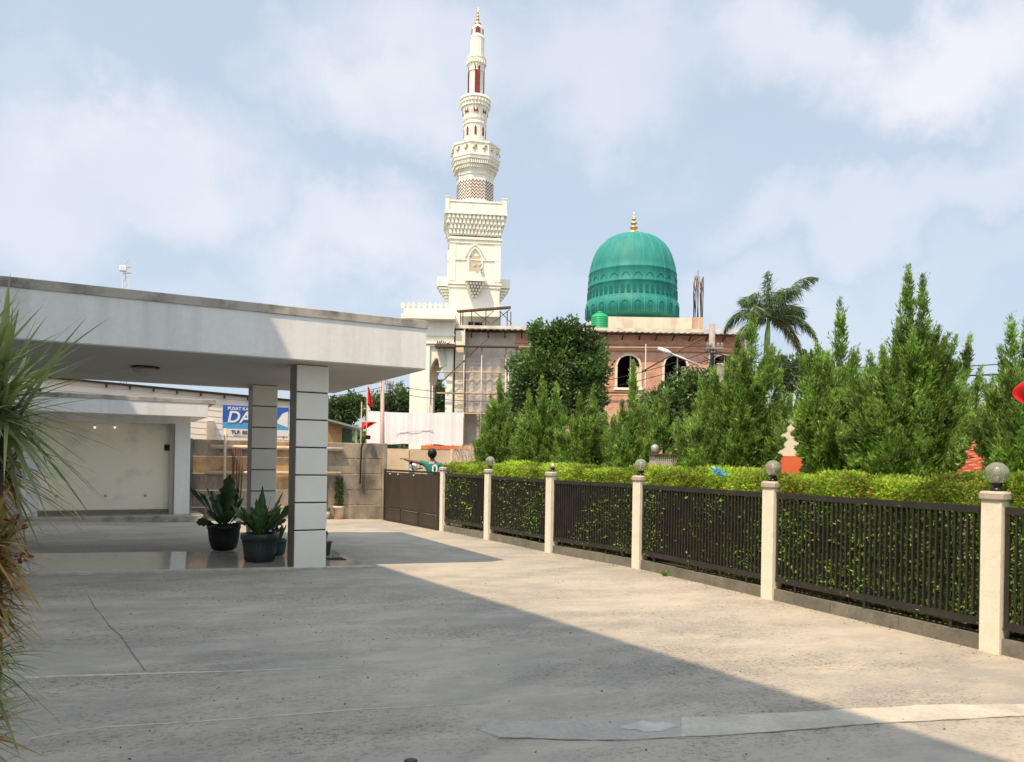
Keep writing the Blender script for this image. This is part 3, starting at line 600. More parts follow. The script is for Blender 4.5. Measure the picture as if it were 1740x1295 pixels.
for i in range(len(FP)-1):
    a, b = FP[i], FP[i+1]; d = (b-a); d.z = 0; d.normalize(); nx = Vector((d.y, -d.x, 0))
    a2 = a+d*(PW/2+.002)+nx*.0; b2 = b-d*(PW/2+.002); n = 3
    for k in range(n):
        p0 = a2.lerp(b2, k/n)+d*.003; p1 = a2.lerp(b2, (k+1)/n)-d*.003; o0 = nx*.02; o1 = nx*.22; z0 = a.z-.2; z1 = (a.z+b.z)/2+.15+random.uniform(-.006,.006)
        kb.hexa([p0+o0+Vector((0,0,z0-p0.z)), p0+o1+Vector((0,0,z0-p0.z)), p1+o1+Vector((0,0,z0-p1.z)), p1+o0+Vector((0,0,z0-p1.z))][::-1],
                [p0+o0*1.6+Vector((0,0,z1-p0.z)), p0+o1+Vector((0,0,z1-p0.z)), p1+o1+Vector((0,0,z1-p1.z)), p1+o0*1.6+Vector((0,0,z1-p1.z))][::-1])
kt = thing('fence_kerb', 'low grey stone kerb wall running under the dark fence panels', 'kerb wall', tuple(FP[3]))
kb.build('kerb_stones', M['kerb'], kt)

# hedge behind the fence
A0, A1 = FP[0]+Vector((0,-1,0)), FP[-1]+Vector((0,-.1,0))
def fx(v): return np.interp(v, [p.y for p in FP], [p.x for p in FP])
hd = thing('hedge', 'long clipped yellow green hedge standing up behind the dark street fence', 'hedge', tuple(FP[3]))
def hedge_leaves(n, umin, umax, zlo, zhi, lmin, lmax, upb, top=False, side=False):
    vlo, vhi = FP[0].y-1, FP[-1].y+.1
    t = rng.uniform(0, 1, n); v = vlo+(vhi-vlo)*(t**1.5)                # denser near the camera
    wob = .04*np.sin(v*3.1)+.035*np.sin(v*7.7+1)+.03*np.sin(v*1.3+2)
    uo = rng.uniform(umin, umax, n); z = rng.uniform(zlo, zhi, n)
    if top: z = zhi-np.abs(rng.normal(0, .03, n))+wob*.8+rng.uniform(0,.03,n)
    if side: uo = umin+np.abs(rng.normal(0, .035, n))+wob*.5
    u = fx(v)+uo; D = rng.normal(size=(n, 3)); D[:, 2] += upb; D[:, 0] -= .6*side
    sc_ = .75+.75*t; P = np.stack([u, v, z+np.array([gz(q) for q in u])], 1)
    return leafset(P, D, rng.uniform(lmin, lmax, n)*sc_, rng.uniform(lmin, lmax, n)*.5*sc_, .1)
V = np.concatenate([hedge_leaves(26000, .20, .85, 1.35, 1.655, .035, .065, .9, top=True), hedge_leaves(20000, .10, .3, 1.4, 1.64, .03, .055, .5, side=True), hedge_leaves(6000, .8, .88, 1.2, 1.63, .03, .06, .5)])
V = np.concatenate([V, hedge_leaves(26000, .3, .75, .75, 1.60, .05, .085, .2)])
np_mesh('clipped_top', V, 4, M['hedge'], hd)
V = hedge_leaves(150000, .06, .75, .2, 1.40, .035, .062, .2)
# patchy: drop leaves by a low frequency pattern so some panels show more green than others
cen = V.reshape(-1, 4, 3).mean(1); pat = np.sin(cen[:,1]*2.3+1.1)+np.sin(cen[:,1]*5.1)*.6+np.sin(cen[:,2]*4+cen[:,1]*1.7)*.7
uo_ = cen[:,0]-fx(cen[:,1]); keep = (uo_ > .24) | (pat > rng.uniform(-1.3, 1.6, len(pat)))
V2 = hedge_leaves(100000, .05, .15, .25, 1.36, .028, .05, .3); c2_ = V2.reshape(-1,4,3).mean(1)
p2 = np.sin(c2_[:,1]*1.9+.6)+.8*np.sin(c2_[:,1]*4.3+c2_[:,2]*2.2)+.5*np.sin(c2_[:,2]*6+c2_[:,1]*3.1); k2 = (p2 > rng.uniform(-.7, 2.1, len(p2))) & (np.min(np.abs(c2_[:,1][:,None]-np.array([p.y for p in FP])[None]), axis=1) > .14)
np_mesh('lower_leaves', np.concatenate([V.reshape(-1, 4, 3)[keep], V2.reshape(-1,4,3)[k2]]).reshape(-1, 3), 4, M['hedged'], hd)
st = MB()
for k in range(70):
    v = random.uniform(FP[0].y-.8, FP[-1].y-.1); u = float(fx(v))+.5+random.uniform(-.15,.15); p0 = Vector((u, v, gz(u)-.1))
    for j in range(3): st.tube([p0, p0+Vector((random.uniform(-.12,.12),random.uniform(-.12,.12),.6)), p0+Vector((random.uniform(-.28,.28),random.uniform(-.3,.3),1.5))], [.014,.01,.005], 5)
st.build('foliage_twigs', M['bark'], hd)

# little weeds at the kerb
for q, lab in (((1521,1068), 'tuft of green weeds at the kerb under the nearest fence panel'), ((1130,979), 'tiny weed at the kerb under the second fence panel')):
    p = G(*q); n = 60; A = rng.uniform(0, 2*PI, n); D = np.stack([np.cos(A), np.sin(A), rng.uniform(.4,2,n)], 1); P = np.tile(np.array(p), (n, 1))+rng.normal(0, .02, (n,3))*[1,1,0]
    tag(np_mesh('weed', leafset(P, D, rng.uniform(.05,.13,n), rng.uniform(.008,.016,n), .2), 4, M['hedged']), lab, 'weed')
p = G(1545, 1075)

P = []; D = []
for _ in range(900):
    if random.random() < .55:
        v = random.uniform(FP[0].y, FP[-1].y); u = float(fx(v))-abs(random.gauss(0, .10))-.01
    else: u = random.uniform(-1, 7); v = random.uniform(2.2, 12)
    P.append((u, v, gz(u)+.004)); D.append((random.uniform(-1,1), random.uniform(-1,1), random.uniform(-.02,.12)))
tag(np_mesh('leaf_litter', leafset(np.array(P), np.array(D), rng.uniform(.008,.028,len(P)), rng.uniform(.006,.014,len(P)), .1), 4, leafmat('dry_litter', [(.12,.08,.04),(.05,.04,.03),(.25,.2,.12),(.03,.03,.025)], trans=.1)), kind='stuff')
# ------------------------------------------------------------------ gate
ga = G(653, 884); gb = G(744, 901.5); d = (gb-ga); gl = math.hypot(d.x, d.y); dh = Vector((d.x/gl, d.y/gl, 0)); gb.z = ga.z = min(ga.z, gb.z)
gt = thing('gate', 'dark brown sheet metal gate closed between the precast wall and the cream fence', 'gate', tuple(ga))
zt = Pu(700, 806, ga.x).z-ga.z; print('gate h', zt, ga, gb)
A = lambda s, z, o=0: (ga.x+d.x*s+dh.y*o, ga.y+d.y*s-dh.x*o, ga.z+z)
zt = 1.42
MB().bar(A(.01,.42+(zt-.46)/2), A(.985,.42+(zt-.46)/2), .012, zt-.48).build('upper_sheet', M['gatesheet'], gt)
MB().bar(A(.01,.20), A(.985,.20), .012, .32).build('lower_sheet', M['gatesheet'], gt)
f = MB(); f.bar(A(0,zt), A(1,zt), .05).bar(A(0,.40), A(1,.40), .05).bar(A(0,.03), A(1,.03), .05).bar(A(0,.0), A(0,zt+.02), .05).bar(A(1,.0), A(1,zt+.02), .05).bar(A(.33,.05), A(.33,.38), .03).bar(A(.66,.05), A(.66,.38), .03)
f.build('frame', M['iron'], gt)
rv = MB()
for s in (.12, .28, .58): q = A(s, zt-.1, .0); rv.lathe([(.018,-.018),(.018,.018)], (q[0]-.02,q[1],q[2]), 8)
rv.build('rivets', M['wht'], gt)

# ------------------------------------------------------------------ things beyond the gate
def thing_c(name, label, cat, px, d, z=0, group=None):   # placed in the street frame
    p = W(px, 780, d); return thing(name, label, cat, (p.x, p.y, z), -YAW, group)
def X(px, d, py=780): return nrm(px, py)[0]*d
def Z(px, py, d): return EYE+nrm(px, py)[1]*d
# low compound wall across the street
D1 = 37
cw = thing_c('compound_wall', 'low cream wall across the street with an orange stripe along its top', 'wall', 770, D1)
MB().box(X(655,D1), X(905,D1), D1, D1+.2, -.3, Z(770,764,D1)).build('wall', mat('cream_street_wall', (.66,.55,.42), (.5,.4,.3), scale=.9), cw, cam=True)
MB().box(X(715,D1), X(905,D1), D1-.02, D1+.22, Z(770,764,D1)+.001, Z(770,757.5,D1)).build('orange_stripe', M['redrib'], cw, cam=True)
ps = MB()
for px in (693, 767, 845): ps.box(X(px,D1)-.06, X(px,D1)+.06, D1-.05, D1-.001, -.3, Z(px,764,D1))
ps.build('pilasters', M['oldpl'], cw, cam=True)
D2 = 35.5
b = thing_c('white_banner', 'long white cloth banner stretched in front of the mosque arch', 'banner', 700, D2)
zb, ztp = Z(700,755,D2), Z(700,699.5,D2); vsx = []; m_ = MB(); n = 40
for k in range(n+1):
    x = X(622,D2)+(X(786,D2)-X(622,D2))*k/n; y = D2+.02*math.sin(k*.7)+.01*math.sin(k*2.1)
    vsx += [(x, y, zb+.02*math.sin(k*.5)), (x, y, ztp-.06*math.sin(PI*k/n)), (x, y+.01, ztp-.06*math.sin(PI*k/n)), (x, y+.01, zb+.02*math.sin(k*.5))]
m_.add(vsx, [(4*k+a, 4*k+4+a, 4*k+4+(a+1)%4, 4*k+(a+1)%4) for k in range(n) for a in range(4)])
m_.build('cloth', M['bannerw'], b, cam=True)
MB().tube([(X(622,D2),D2+.15,-.2),(X(622,D2),D2+.15,ztp+.1)], .03, 6).tube([(X(786,D2),D2+.15,-.2),(X(786,D2),D2+.15,ztp+.05)], .03, 6).build('poles', M['bamboo'], b, cam=True)
m2 = MB(); m2.tube([(X(672+k*8,D2), D2-.04, Z(700,737-6*math.sin(k/8*1.7),D2)) for k in range(9)], .012, 4); m2.build('printed_line', M['greypl'], b, cam=True)
# pinkish pole, lattice mast
D3 = 33
t = thing_c('utility_pole', 'pinkish concrete utility pole in front of the white banner', 'utility pole', 650, D3)
MB().tube([(X(650.5,D3),D3,-.2),(X(649.5,D3,640),D3,Z(650,628,D3))], [.12,.075], 10).build('pole', M['pinkpole'], t, cam=True)
b = MB(); zz = Z(660,690,D3)
for k in range(5): b.tube([(X(652+k*3,D3), D3+.05, Z(655,644+k*2,D3)), (X(656+k*2,D3), D3+.1, Z(655,672,D3)), (X(661,D3), D3+.1, zz-.2)], .014, 5)
b.build('cable_bundle', M['cable'], t, cam=True)
MB().bbox(X(657,D3), X(665,D3), D3+.1, D3+.3, Z(660,660,D3), Z(660,646,D3), .01).build('junction_box', M['greypl'], t, cam=True)
# flags
D4 = 31
def flag(px0, py0, px1, py1, d, m, parent, name, tri=False):
    nx, nz = 14, 10; V_ = []; b = MB()
    for i in range(nx+1):
        for j in range(nz+1):
            s, q = i/nx, j/nz
            if tri: xx = px0+(px1-px0)*s*(1-q*.75); yy = py0+(py1-py0)*(q*.85+.15*s*q)
            else: xx = px0+(px1-px0)*s*(.25+.75*q); yy = py0+(py1-py0)*(q*(.8+.2*s))+2*s
            V_.append((X(xx,d), d+.06*math.sin(s*9+q*2)*(.3+s), Z(xx,yy,d)))
    b.add(V_, [(i*(nz+1)+j, (i+1)*(nz+1)+j, (i+1)*(nz+1)+j+1, i*(nz+1)+j+1) for i in range(nx) for j in range(nz)], True); o = b.build(name, m, parent, cam=True)
    sm = o.modifiers.new('thick', 'SOLIDIFY'); sm.thickness = .012; return o
t = thing_c('flag_on_pole', 'red over white flag hanging limp on a thin pole above the precast wall', 'flag', 622, D4)
MB().tube([(X(621,D4),D4,-.2),(X(624.5,D4,655),D4,Z(624,648,D4))], .022, 6).build('pole', M['bamboo'], t, cam=True)
flag(622, 656, 634, 692, D4, M['red'], t, 'red_half'); flag(622.4, 688, 631, 699, D4, M['wht'], t, 'white_half')
t = thing_c('flag_on_pole', 'small red pennant flag on a short pole beside the hut roof', 'flag', 617, D4+.5)
MB().tube([(X(612,D4+.5),D4+.5,-.2),(X(613,D4+.5),D4+.5,Z(612,683,D4+.5))], .025, 6).build('pole', M['bamboo'], t, cam=True)
flag(614, 717, 640, 730, D4+.5, M['red'], t, 'red_cloth', tri=True)

# white twiggy shrub
def twig_tree(px, py0, d, hpx, wpx, label, mt, leafm=None):
    t = thing_c('bare_shrub', label, 'shrub', px, d); b = MB(); P = []
    x0 = X(px,d); sc1 = d/FPX; H = hpx*sc1; Wd = wpx*sc1
    def rec(p, dr, L, r, dep):
        q = p+dr*L; b.tube([p, p.lerp(q,.5)+Vector((random.uniform(-.05,.05),random.uniform(-.05,.05),0))*L, q], [r, r*.8, r*.6], 5, cap=False)
        if dep == 0: P.append(q); return
        for k in range(3):
            nd = (dr+Vector((random.uniform(-.7,.7), random.uniform(-.7,.7), random.uniform(-.1,.5)))).normalized(); rec(q, nd, L*.68, r*.6, dep-1)
    for k in range(4): rec(Vector((x0, d, -.1)), Vector((random.uniform(-.45,.45), random.uniform(-.3,.3), 1)).normalized(), H*.4, .035, 4)
    b.build('branches', mt, t, cam=True)
    return t
twig_tree(800, 800, 27, 105, 70, 'pale leafless twiggy shrub beside the slim left juniper', mat('pale_twig', (.6,.5,.42), (.45,.38,.3), scale=5))

# ------------------------------------------------------------------ motorbike and rider
DR = 22.
def VC(px, py, d=DR): return Vector((X(px,d,py), d, Z(px,py,d)))
bx = X(735,DR)
mc = thing_c('motorcycle', 'black and white motorcycle standing behind the dark gate', 'motorcycle', 712, DR, .05)
hdg = Vector((-.88, .30, 0)).normalized(); lft = Vector((-hdg.y, hdg.x, 0))
o0 = Vector((bx+.02, DR, .17))
def Lc(f, l, z): return o0+hdg*f+lft*l+Vector((0,0,z))
for f in (-.42, .85):
    w_ = MB(); ring = [Lc(f+.27*math.cos(a), 0, .29+.27*math.sin(a)) for a in np.linspace(0, 2*PI, 25)]; w_.tube(ring, .045, 8, cap=False); o = w_.build('wheel', M['rubber'], mc, cam=True)
    h_ = MB(); h_.tube([Lc(f,-.05,.29), Lc(f,.05,.29)], .05, 10)
    for k in range(5): a = 2*PI*k/5; h_.bar(Lc(f,0,.29), Lc(f+.25*math.cos(a),0,.29+.25*math.sin(a)), .02)
    h_.build('rim', M['steel'], o, cam=True)
MB().tube([Lc(-.75,0,.75), Lc(-.5,0,.74), Lc(-.1,0,.70), Lc(.15,0,.55), Lc(.45,0,.42), Lc(.6,0,.75)], [.06,.12,.13,.12,.1,.08], 10).build('body', M['black'], mc, cam=True)
MB().tube([Lc(-.7,0,.82), Lc(-.3,0,.83), Lc(.1,0,.80)], [.07,.13,.1], 10).build('seat', M['rubber'], mc, cam=True)
MB().tube([Lc(.85,0,.29), Lc(.62,0,.95), Lc(.58,0,1.08)], .035, 8).build('fork', M['steel'], mc, cam=True)
MB().tube([Lc(.60,0,1.0), Lc(.66,0,1.12), Lc(.62,0,1.24), Lc(.58,0,1.30)], [.09,.13,.11,.04], 10).build('front_fairing', M['bikewhite'], mc, cam=True)
MB().tube([Lc(.5,.34,1.17), Lc(.58,.15,1.14), Lc(.6,0,1.1), Lc(.58,-.15,1.14), Lc(.5,-.34,1.17)], .02, 8).build('handlebar', M['black'], mc, cam=True)
MB().tube([Lc(.72,0,1.1), Lc(.76,0,1.1)], [.08,.07], 14).build('headlight', M['wht'], mc, cam=True)
for sgn in (1, -1):
    mr_ = MB().tube([Lc(.53,.24*sgn,1.16), Lc(.55,.30*sgn,1.30)], .01, 6); mr_.tube([Lc(.54,.30*sgn,1.32), Lc(.58,.30*sgn,1.32)], [.06,.05], 12); mr_.build('mirror', M['black'], mc, cam=True)
pr = thing_c('person', 'person in a green jersey numbered zero on the motorcycle, left arm stretched to the handlebar', 'person', 735, DR, .05)
def skin_obj(name, pts, edges, rad, m, parent, root=0, sub=2):
    T = wm(parent).inverted() @ CAMM
    me = bpy.data.meshes.new(name); me.from_pydata([tuple(T @ Vector(p)) for p in pts], edges, []); o = bpy.data.objects.new(name, me); C.objects.link(o); o.parent = parent
    md = o.modifiers.new('skin', 'SKIN'); md.use_smooth_shade = True; md.branch_smoothing = .4
    if not me.skin_vertices: me.attributes
    try: sv = me.skin_vertices[0].data
    except Exception:
        bpy.context.view_layer.objects.active = o; bpy.ops.mesh.customdata_skin_add(); sv = me.skin_vertices[0].data
    for i, r in enumerate(rad):
        sv[i].radius = r if isinstance(r, tuple) else (r, r); sv[i].use_root = (i == root)
    ss = o.modifiers.new('sub', 'SUBSURF'); ss.levels = sub; ss.render_levels = sub; me.materials.append(m); return o
hip = VC(735, 826); neck = VC(735, 783); hip.y += 0; head = VC(734.5, 771)
shL = VC(722, 787.5); shR = VC(748, 789); elL = VC(702, 784); haL = Lc(.52,.30,1.19); haL = VC(685, 779.5); haL.y += .05
elR = VC(755, 800); haR = VC(760, 794.5); haR.y -= .18; elR.y -= .05
kL = hip+hdg*.42+lft*.16+Vector((0,0,.06)); kR = hip+hdg*.40-lft*.16+Vector((0,0,.06)); kL = VC(707, 803); fL = kL+Vector((.04,0,-.55)); fR = kR+Vector((.04,0,-.45)); tL = fL+hdg*.2-Vector((0,0,.04)); tR = fR+hdg*.2-Vector((0,0,.04))
mid = hip.lerp(neck, .5)+Vector((0,-.04,0)); wr = elL.lerp(haL,.8); wrR = elR.lerp(haR,.75)
pts = [hip, mid, neck-Vector((0,0,.07)), neck+Vector((0,.01,.03)), head-Vector((0,0,.05)), head+Vector((0,0,.05)), shL, elL, wr, haL, shR, elR, wrR, haR, kL, fL, tL, kR, fR, tR]
ed = [(0,1),(1,2),(2,3),(3,4),(4,5),(2,6),(6,7),(7,8),(8,9),(2,10),(10,11),(11,12),(12,13),(0,14),(14,15),(15,16),(0,17),(17,18),(18,19)]
rad = [.13,.12,.09,.06,.085,.1,.06,.052,.038,.04,.06,.052,.038,.04,.07,.04,.035,.07,.04,.035]
body = skin_obj('body', pts, ed, rad, M['skin'], pr)
# hands: short finger chains
def hand(p, dr, up):
    ps = [p]; es = []; rs = [.026]
    side = dr.cross(up).normalized()
    for k in range(4):
        b0 = p+dr*.04+side*(.024*(k-1.5)); L_ = (.06,.068,.064,.05)[k]; i = len(ps)
        ps += [b0, b0+dr*L_*.5-up*.012, b0+dr*L_*.75-up*.045]; rs += [.010,.009,.008]; es += [(0,i),(i,i+1),(i+1,i+2)]
    i = len(ps); b0 = p+side*(-.04); ps += [b0, b0+dr*.03-side*.02-up*.02]; rs += [.011,.009]; es += [(0,i),(i,i+1)]
    return ps, es, rs
for hp, dr in ((haL, (haL-elL).normalized()), (haR, (haR-elR).normalized())):
    ps, es, rs = hand(hp, dr, Vector((0,0,1))); skin_obj('hand', ps, es, rs, M['skin'], pr, sub=1)
jp = [hip+Vector((0,0,.05)), mid, neck-Vector((0,0,.12)), neck-Vector((0,0,.035)), shL, shL.lerp(elL,.55), shR, shR.lerp(elR,.7)]
skin_obj('jersey', jp, [(0,1),(1,2),(2,3),(2,4),(4,5),(2,6),(6,7)], [(.17,.15),(.17,.14),(.17,.12),.075,.085,.07,.085,.07], M['jersey'], pr)
skin_obj('trousers', [hip-Vector((0,0,.02)), kL, fL+Vector((0,0,.1)), kR, fR+Vector((0,0,.1))], [(0,1),(1,2),(0,3),(3,4)], [.16,.13,.08,.11,.07], M['khaki'], pr)
MB().lathe([(.004,.145),(.07,.13),(.115,.085),(.135,.01),(.125,-.06),(.095,-.11),(.06,-.13)], (head.x, head.y-.015, head.z+.01), 18, sy=1.1).build('hair', M['hair'], pr, cam=True)
fc = MB(); fc.lathe([(.02,-.02),(.015,.0),(.01,.03)], (head.x, head.y+.115, head.z-.02), 8); fc.lathe([(.02,-.03),(.022,0),(.015,.03)], (head.x-.11, head.y, head.z-.02), 8, sx=.5); fc.lathe([(.02,-.03),(.022,0),(.015,.03)], (head.x+.11, head.y, head.z-.02), 8, sx=.5); fc.build('ears_and_nose', M['skin'], pr, cam=True)
q = CAMM @ VC(733.5, 803.5, DR-.21); text('0', .34, q, -YAW, M['wht'], pr, 'jersey_number')
q = CAMM @ VC(728.5, 788.0, DR-.21); text('EAS', .10, q, -YAW, M['wht'], pr, 'jersey_lettering')

# ------------------------------------------------------------------ mosque
def arch_wall(b, x0, x1, z0, z1, y, th, ops):
    """wall with arched openings. ops: (xc, half width, sill, spring, apex rise, pointed)"""
    ops = sorted(ops); xs = x0
    for xc, hw, zs, zsp, rise, ptd in ops:
        if xc-hw > xs: b.box(xs, xc-hw, y, y+th, z0, z1)
        if zs > z0: b.box(xc-hw, xc+hw, y, y+th, z0, zs)
        n = 14; pr_ = []
        for k in range(n+1):
            t = -1+2*k/n
            if ptd: zz = rise*(1-abs(t)**1.7)
            else: zz = rise*math.sqrt(max(0, 1-t*t))
            pr_.append((xc+hw*t, zsp+zz))
        for k in range(n):
            (xa, za), (xb, zb_) = pr_[k], pr_[k+1]
            b.hexa([(xa,y,za),(xb,y,zb_),(xb,y+th,zb_),(xa,y+th,za)], [(xa,y,z1),(xb,y,z1),(xb,y+th,z1),(xa,y+th,z1)])
        xs = xc+hw
    if xs < x1: b.box(xs, x1, y, y+th, z0, z1)
    return b
def arch_trim(b, xc, hw, zs, zsp, rise, y, w_=.08, dp=.06, ptd=False):
    pr_ = [(xc-hw, zs)]
    for k in range(15):
        t = -1+2*k/14; pr_.append((xc+hw*t, zsp+(rise*(1-abs(t)**1.7) if ptd else rise*math.sqrt(max(0, 1-t*t)))))
    pr_.append((xc+hw, zs))
    for (xa, za), (xb, zb_) in zip(pr_[:-1], pr_[1:]): b.bar((xa, y, za), (xb, y, zb_), w_, dp)
    return b
DM = 45.
mq = thing_c('mosque', 'unfinished red brick mosque hall with arched windows and a green dome behind the trees', 'mosque', 1010, DM)
xl, xr = X(768,DM), X(1262,DM); zr = Z(1000,568,DM)
ops = []
for px in (908, 988, 1068, 1148, 1228): ops.append((X(px,DM,620), X(px+20,DM,620)-X(px,DM,620), Z(px,659,DM), Z(px,622,DM), Z(px,603,DM)-Z(px,622,DM), False))
low = [(o[0], o[1], .6, 2.6, .65, False) for o in ops]
zm = Z(1000,700,DM)
b = MB(); arch_wall(b, X(872,DM), xr, zm, zr, DM, .35, ops); arch_wall(b, X(872,DM), xr, -.3, zm-.002, DM, .35, low); b.build('brick_wall', M['brick'], mq, cam=True)
b = MB(); b.box(xl, X(872,DM)-.003, DM-.003, DM+.35, -.3, zr); b.build('plaster_wall', M['greypl'], mq, cam=True)
b = MB(); b.box(xr-.36, xr-.003, DM+.352, DM+16, -.3, zr); b.box(xl, xl+.3, DM+.352, DM+16, -.3, zr); b.box(xl+.31, xr-.37, DM+15.7, DM+16, -.3, zr); b.build('side_walls', M['brick'], mq, cam=True)
b = MB(); b.box(xl+.31, xr-.37, DM+4.2, DM+4.4, -.3, zr-.01); b.build('inner_wall', M['dark'], mq, cam=True)
for i, o_ in enumerate(ops):
    f = MB(); arch_trim(f, o_[0], o_[1]+.03, o_[2], o_[3], o_[4], DM-.02, .14, .1)
    wf = f.build('window_frame', M['oldpl'] if i != 1 else M['oldpl'], mq, cam=True)
    s_b = MB(); s_b.box(o_[0]-o_[1]-.15, o_[0]+o_[1]+.15, DM-.12, DM-.01, o_[2]-.14, o_[2]); s_b.build('sill', M['mosque'], wf, cam=True)
    MB().box(o_[0]-.03+.2*o_[1], o_[0]+.03+.2*o_[1], DM+.15, DM+.2, o_[2], o_[3]+o_[4]*.95).box(o_[0]+o_[1]*.55, o_[0]+o_[1]-.01, DM+.16, DM+.2, o_[2], o_[3]).build('mullion', M['oldpl'], wf, cam=True)
b = MB()
for py, hgt, pr__ in ((592, .12, .10), (583, .08, .06), (663, .1, .07)):
    b.box(X(872,DM), xr, DM-pr__, DM-.003, Z(1000,py,DM)-hgt, Z(1000,py,DM))
b.build('string_course', mat('brick_string_course', (.5,.27,.17), (.42,.2,.12), scale=2), mq, cam=True)
# corrugated roof edge
b = MB(); nseg = 150; x0 = X(758,DM); x1 = X(1264,DM); vs_ = []
for k in range(nseg+1):
    x = x0+(x1-x0)*k/nseg; zz = .03*math.sin(k*2*PI/3); ze = Z(1000,566,DM)+(x-X(1000,DM))*(-.004)
    vs_ += [(x, DM-.75, ze+zz), (x, DM+4, ze+.55+zz), (x, DM+4, ze+.53+zz), (x, DM-.75, ze-.03+zz)]
b.add(vs_, [(4*k+a_, 4*k+4+a_, 4*k+4+(a_+1)%4, 4*k+(a_+1)%4) for k in range(nseg) for a_ in range(4)])
b.build('roof_sheet', M['roofsheet'], mq, cam=True)
MB().box(x0, x1, DM-.80, DM-.765, Z(1000,566,DM)+.03, Z(1000,566,DM)+.20).build('eave_board', mat('pale_eave', (.72,.68,.6), (.5,.45,.38), scale=1.5), mq, cam=True)
b = MB()
for k in range(18): x = x0+.4+(x1-x0-.8)*k/17; b.bar((x, DM-.7, Z(1000,569,DM)-.02), (x, DM-.01, Z(1000,569,DM)-.25), .06)
b.build('rafters', M['dark'], mq, cam=True)
# parapet under dome, drum, dome
DD = 58.
cxd, pxd = X(1074.5,DD,470), 1074.5
zp0, zp1 = Z(1100,572,DD-5), Z(1100,539,DD-5)
b = MB(); b.box(X(1033,DD-5,550), X(1176,DD-5,550), DD-5, DD-4.8, zp0-2, zp1); b.build('parapet', M['oldpl'], mq, cam=True)
MB().box(X(1000,DD-4,550), X(1180,DD-4,550), DD-4.79, DD+4.99, zp0-2, zp1-.3).build('dome_base', M['oldpl'], mq, cam=True)
MB().box(X(1176.3,DD-5,550), X(1195,DD-5,550), DD-5.03, DD-4.3, zp0-2, zp1+.05).build('corner_pillar', mat('rust_stained_plaster', (.6,.5,.38), (.42,.22,.1), scale=2, streak=.2), mq, cam=True)
MB().box(X(998,DD-5,550), X(1033,DD-5,550)-.003, DD-4.7, DD-4.0, zp0-2, Z(1000,552,DD-5)).build('low_ledge', M['brick'], mq, cam=True)
sc1 = DD/FPX; Zd = lambda py: Z(1074, py, DD)
prof = [(78,543),(78,519),(75.5,517),(75,505),(74.5,493),(75.5,492),(74.5,490.5),(73.5,470),(74.2,469),(73,467.5),(72,458),(69.5,448),(66,438),(61,428),(54.5,419),(46,411),(36,405),(24,401),(12,398.5),(3,397.5)]
dm = MB().lathe([(r*sc1, Zd(py)) for r, py in prof], (cxd, DD, 0), 96).build('dome', M['dome'], mq, cam=True)
b = MB(); NR = 24
for k in range(NR):
    a = 2*PI*k/NR+.1
    for lo_, hi_ in ((0,4),(4,19)):
        pts_ = [(cxd+(r+.1)*sc1*math.cos(a), DD+(r+.1)*sc1*math.sin(a), Zd(py)) for r, py in prof[lo_:hi_]]; b.tube(pts_, .022, 4, cap=False)
b.build('seams', M['domerib'], dm, cam=True)
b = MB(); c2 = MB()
def on_dome(a, rpx, py, off=.0): return Vector((cxd+(rpx*sc1+off)*math.cos(a), DD+(rpx*sc1+off)*math.sin(a), Zd(py)))
for k in range(NR):
    a0 = 2*PI*(k+.5)/NR+.1; da = 2*PI/NR
    pts_ = [on_dome(a0+da*.3*math.cos(t), 78, 534-9*math.sin(t), .02) for t in np.linspace(PI, 0, 11)]; pts_ = [on_dome(a0-da*.3, 78, 543, .02)]+pts_+[on_dome(a0+da*.3, 78, 543, .02)]
    b.tube(pts_, .032, 5, cap=False)
    for s in (-.25, .25):
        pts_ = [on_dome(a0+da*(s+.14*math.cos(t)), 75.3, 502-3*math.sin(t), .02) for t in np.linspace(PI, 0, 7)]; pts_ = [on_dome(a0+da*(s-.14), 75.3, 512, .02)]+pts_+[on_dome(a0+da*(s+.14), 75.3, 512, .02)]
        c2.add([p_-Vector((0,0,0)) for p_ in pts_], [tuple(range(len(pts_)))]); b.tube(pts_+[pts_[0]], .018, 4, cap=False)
    pts_ = [on_dome(a0+da*(.35*t), 74.6, 486-7*math.cos(t*PI/2), .0) for t in np.linspace(-1,1,9)]; b.tube(pts_, .018, 4, cap=False)
b.build('relief_pattern', M['dome'], dm, cam=True); c2.build('painted_openings', M['domedark'], dm, cam=True)
def finial(b, x, y, z0, h, r):
    P_ = [(.9,0),(.95,.05),(.6,.1),(.35,.16),(.25,.2),(.5,.24),(.55,.28),(.25,.33),(.15,.38),(.4,.42),(.45,.46),(.15,.51),(.12,.56),(.3,.6),(.32,.63),(.1,.68),(.08,.8),(.02,1)]
    b.lathe([(r*q, z0+h*k) for q, k in P_], (x, y, 0), 14)
b = MB(); finial(b, X(1077,DD,380), DD, Zd(398), Zd(357)-Zd(398), 13*sc1); b.build('finial', M['gold'], mq, cam=True)
MB().lathe([(.62,Zd(400)),(.5,Zd(397)),(.35,Zd(395))], (X(1077,DD,380), DD, 0), 16).build('finial_base', M['wht'], mq, cam=True)
# rebar bundle
DB = DD-4.9; t = thing_c('rebar_bundle', 'bundle of tall thin rusty reinforcing bars standing up beside the green dome', 'steel bars', 1186, DB, zp1)
b = MB()
for k in range(22):
    px = random.choice([1179,1180,1182,1184,1185,1187,1191,1193,1194])+random.uniform(-1,1); dd = DB+random.uniform(-.1,.5)
    b.tube([(X(px,dd,540),dd,zp1-.05),(X(px+random.uniform(-2,2),dd,500),dd,Z(px,500,dd)),(X(px+random.uniform(-3,3),dd,470),dd,Z(px,458+random.uniform(0,22),dd))], .024, 4)
b.build('bars', M['rust'], t, cam=True)
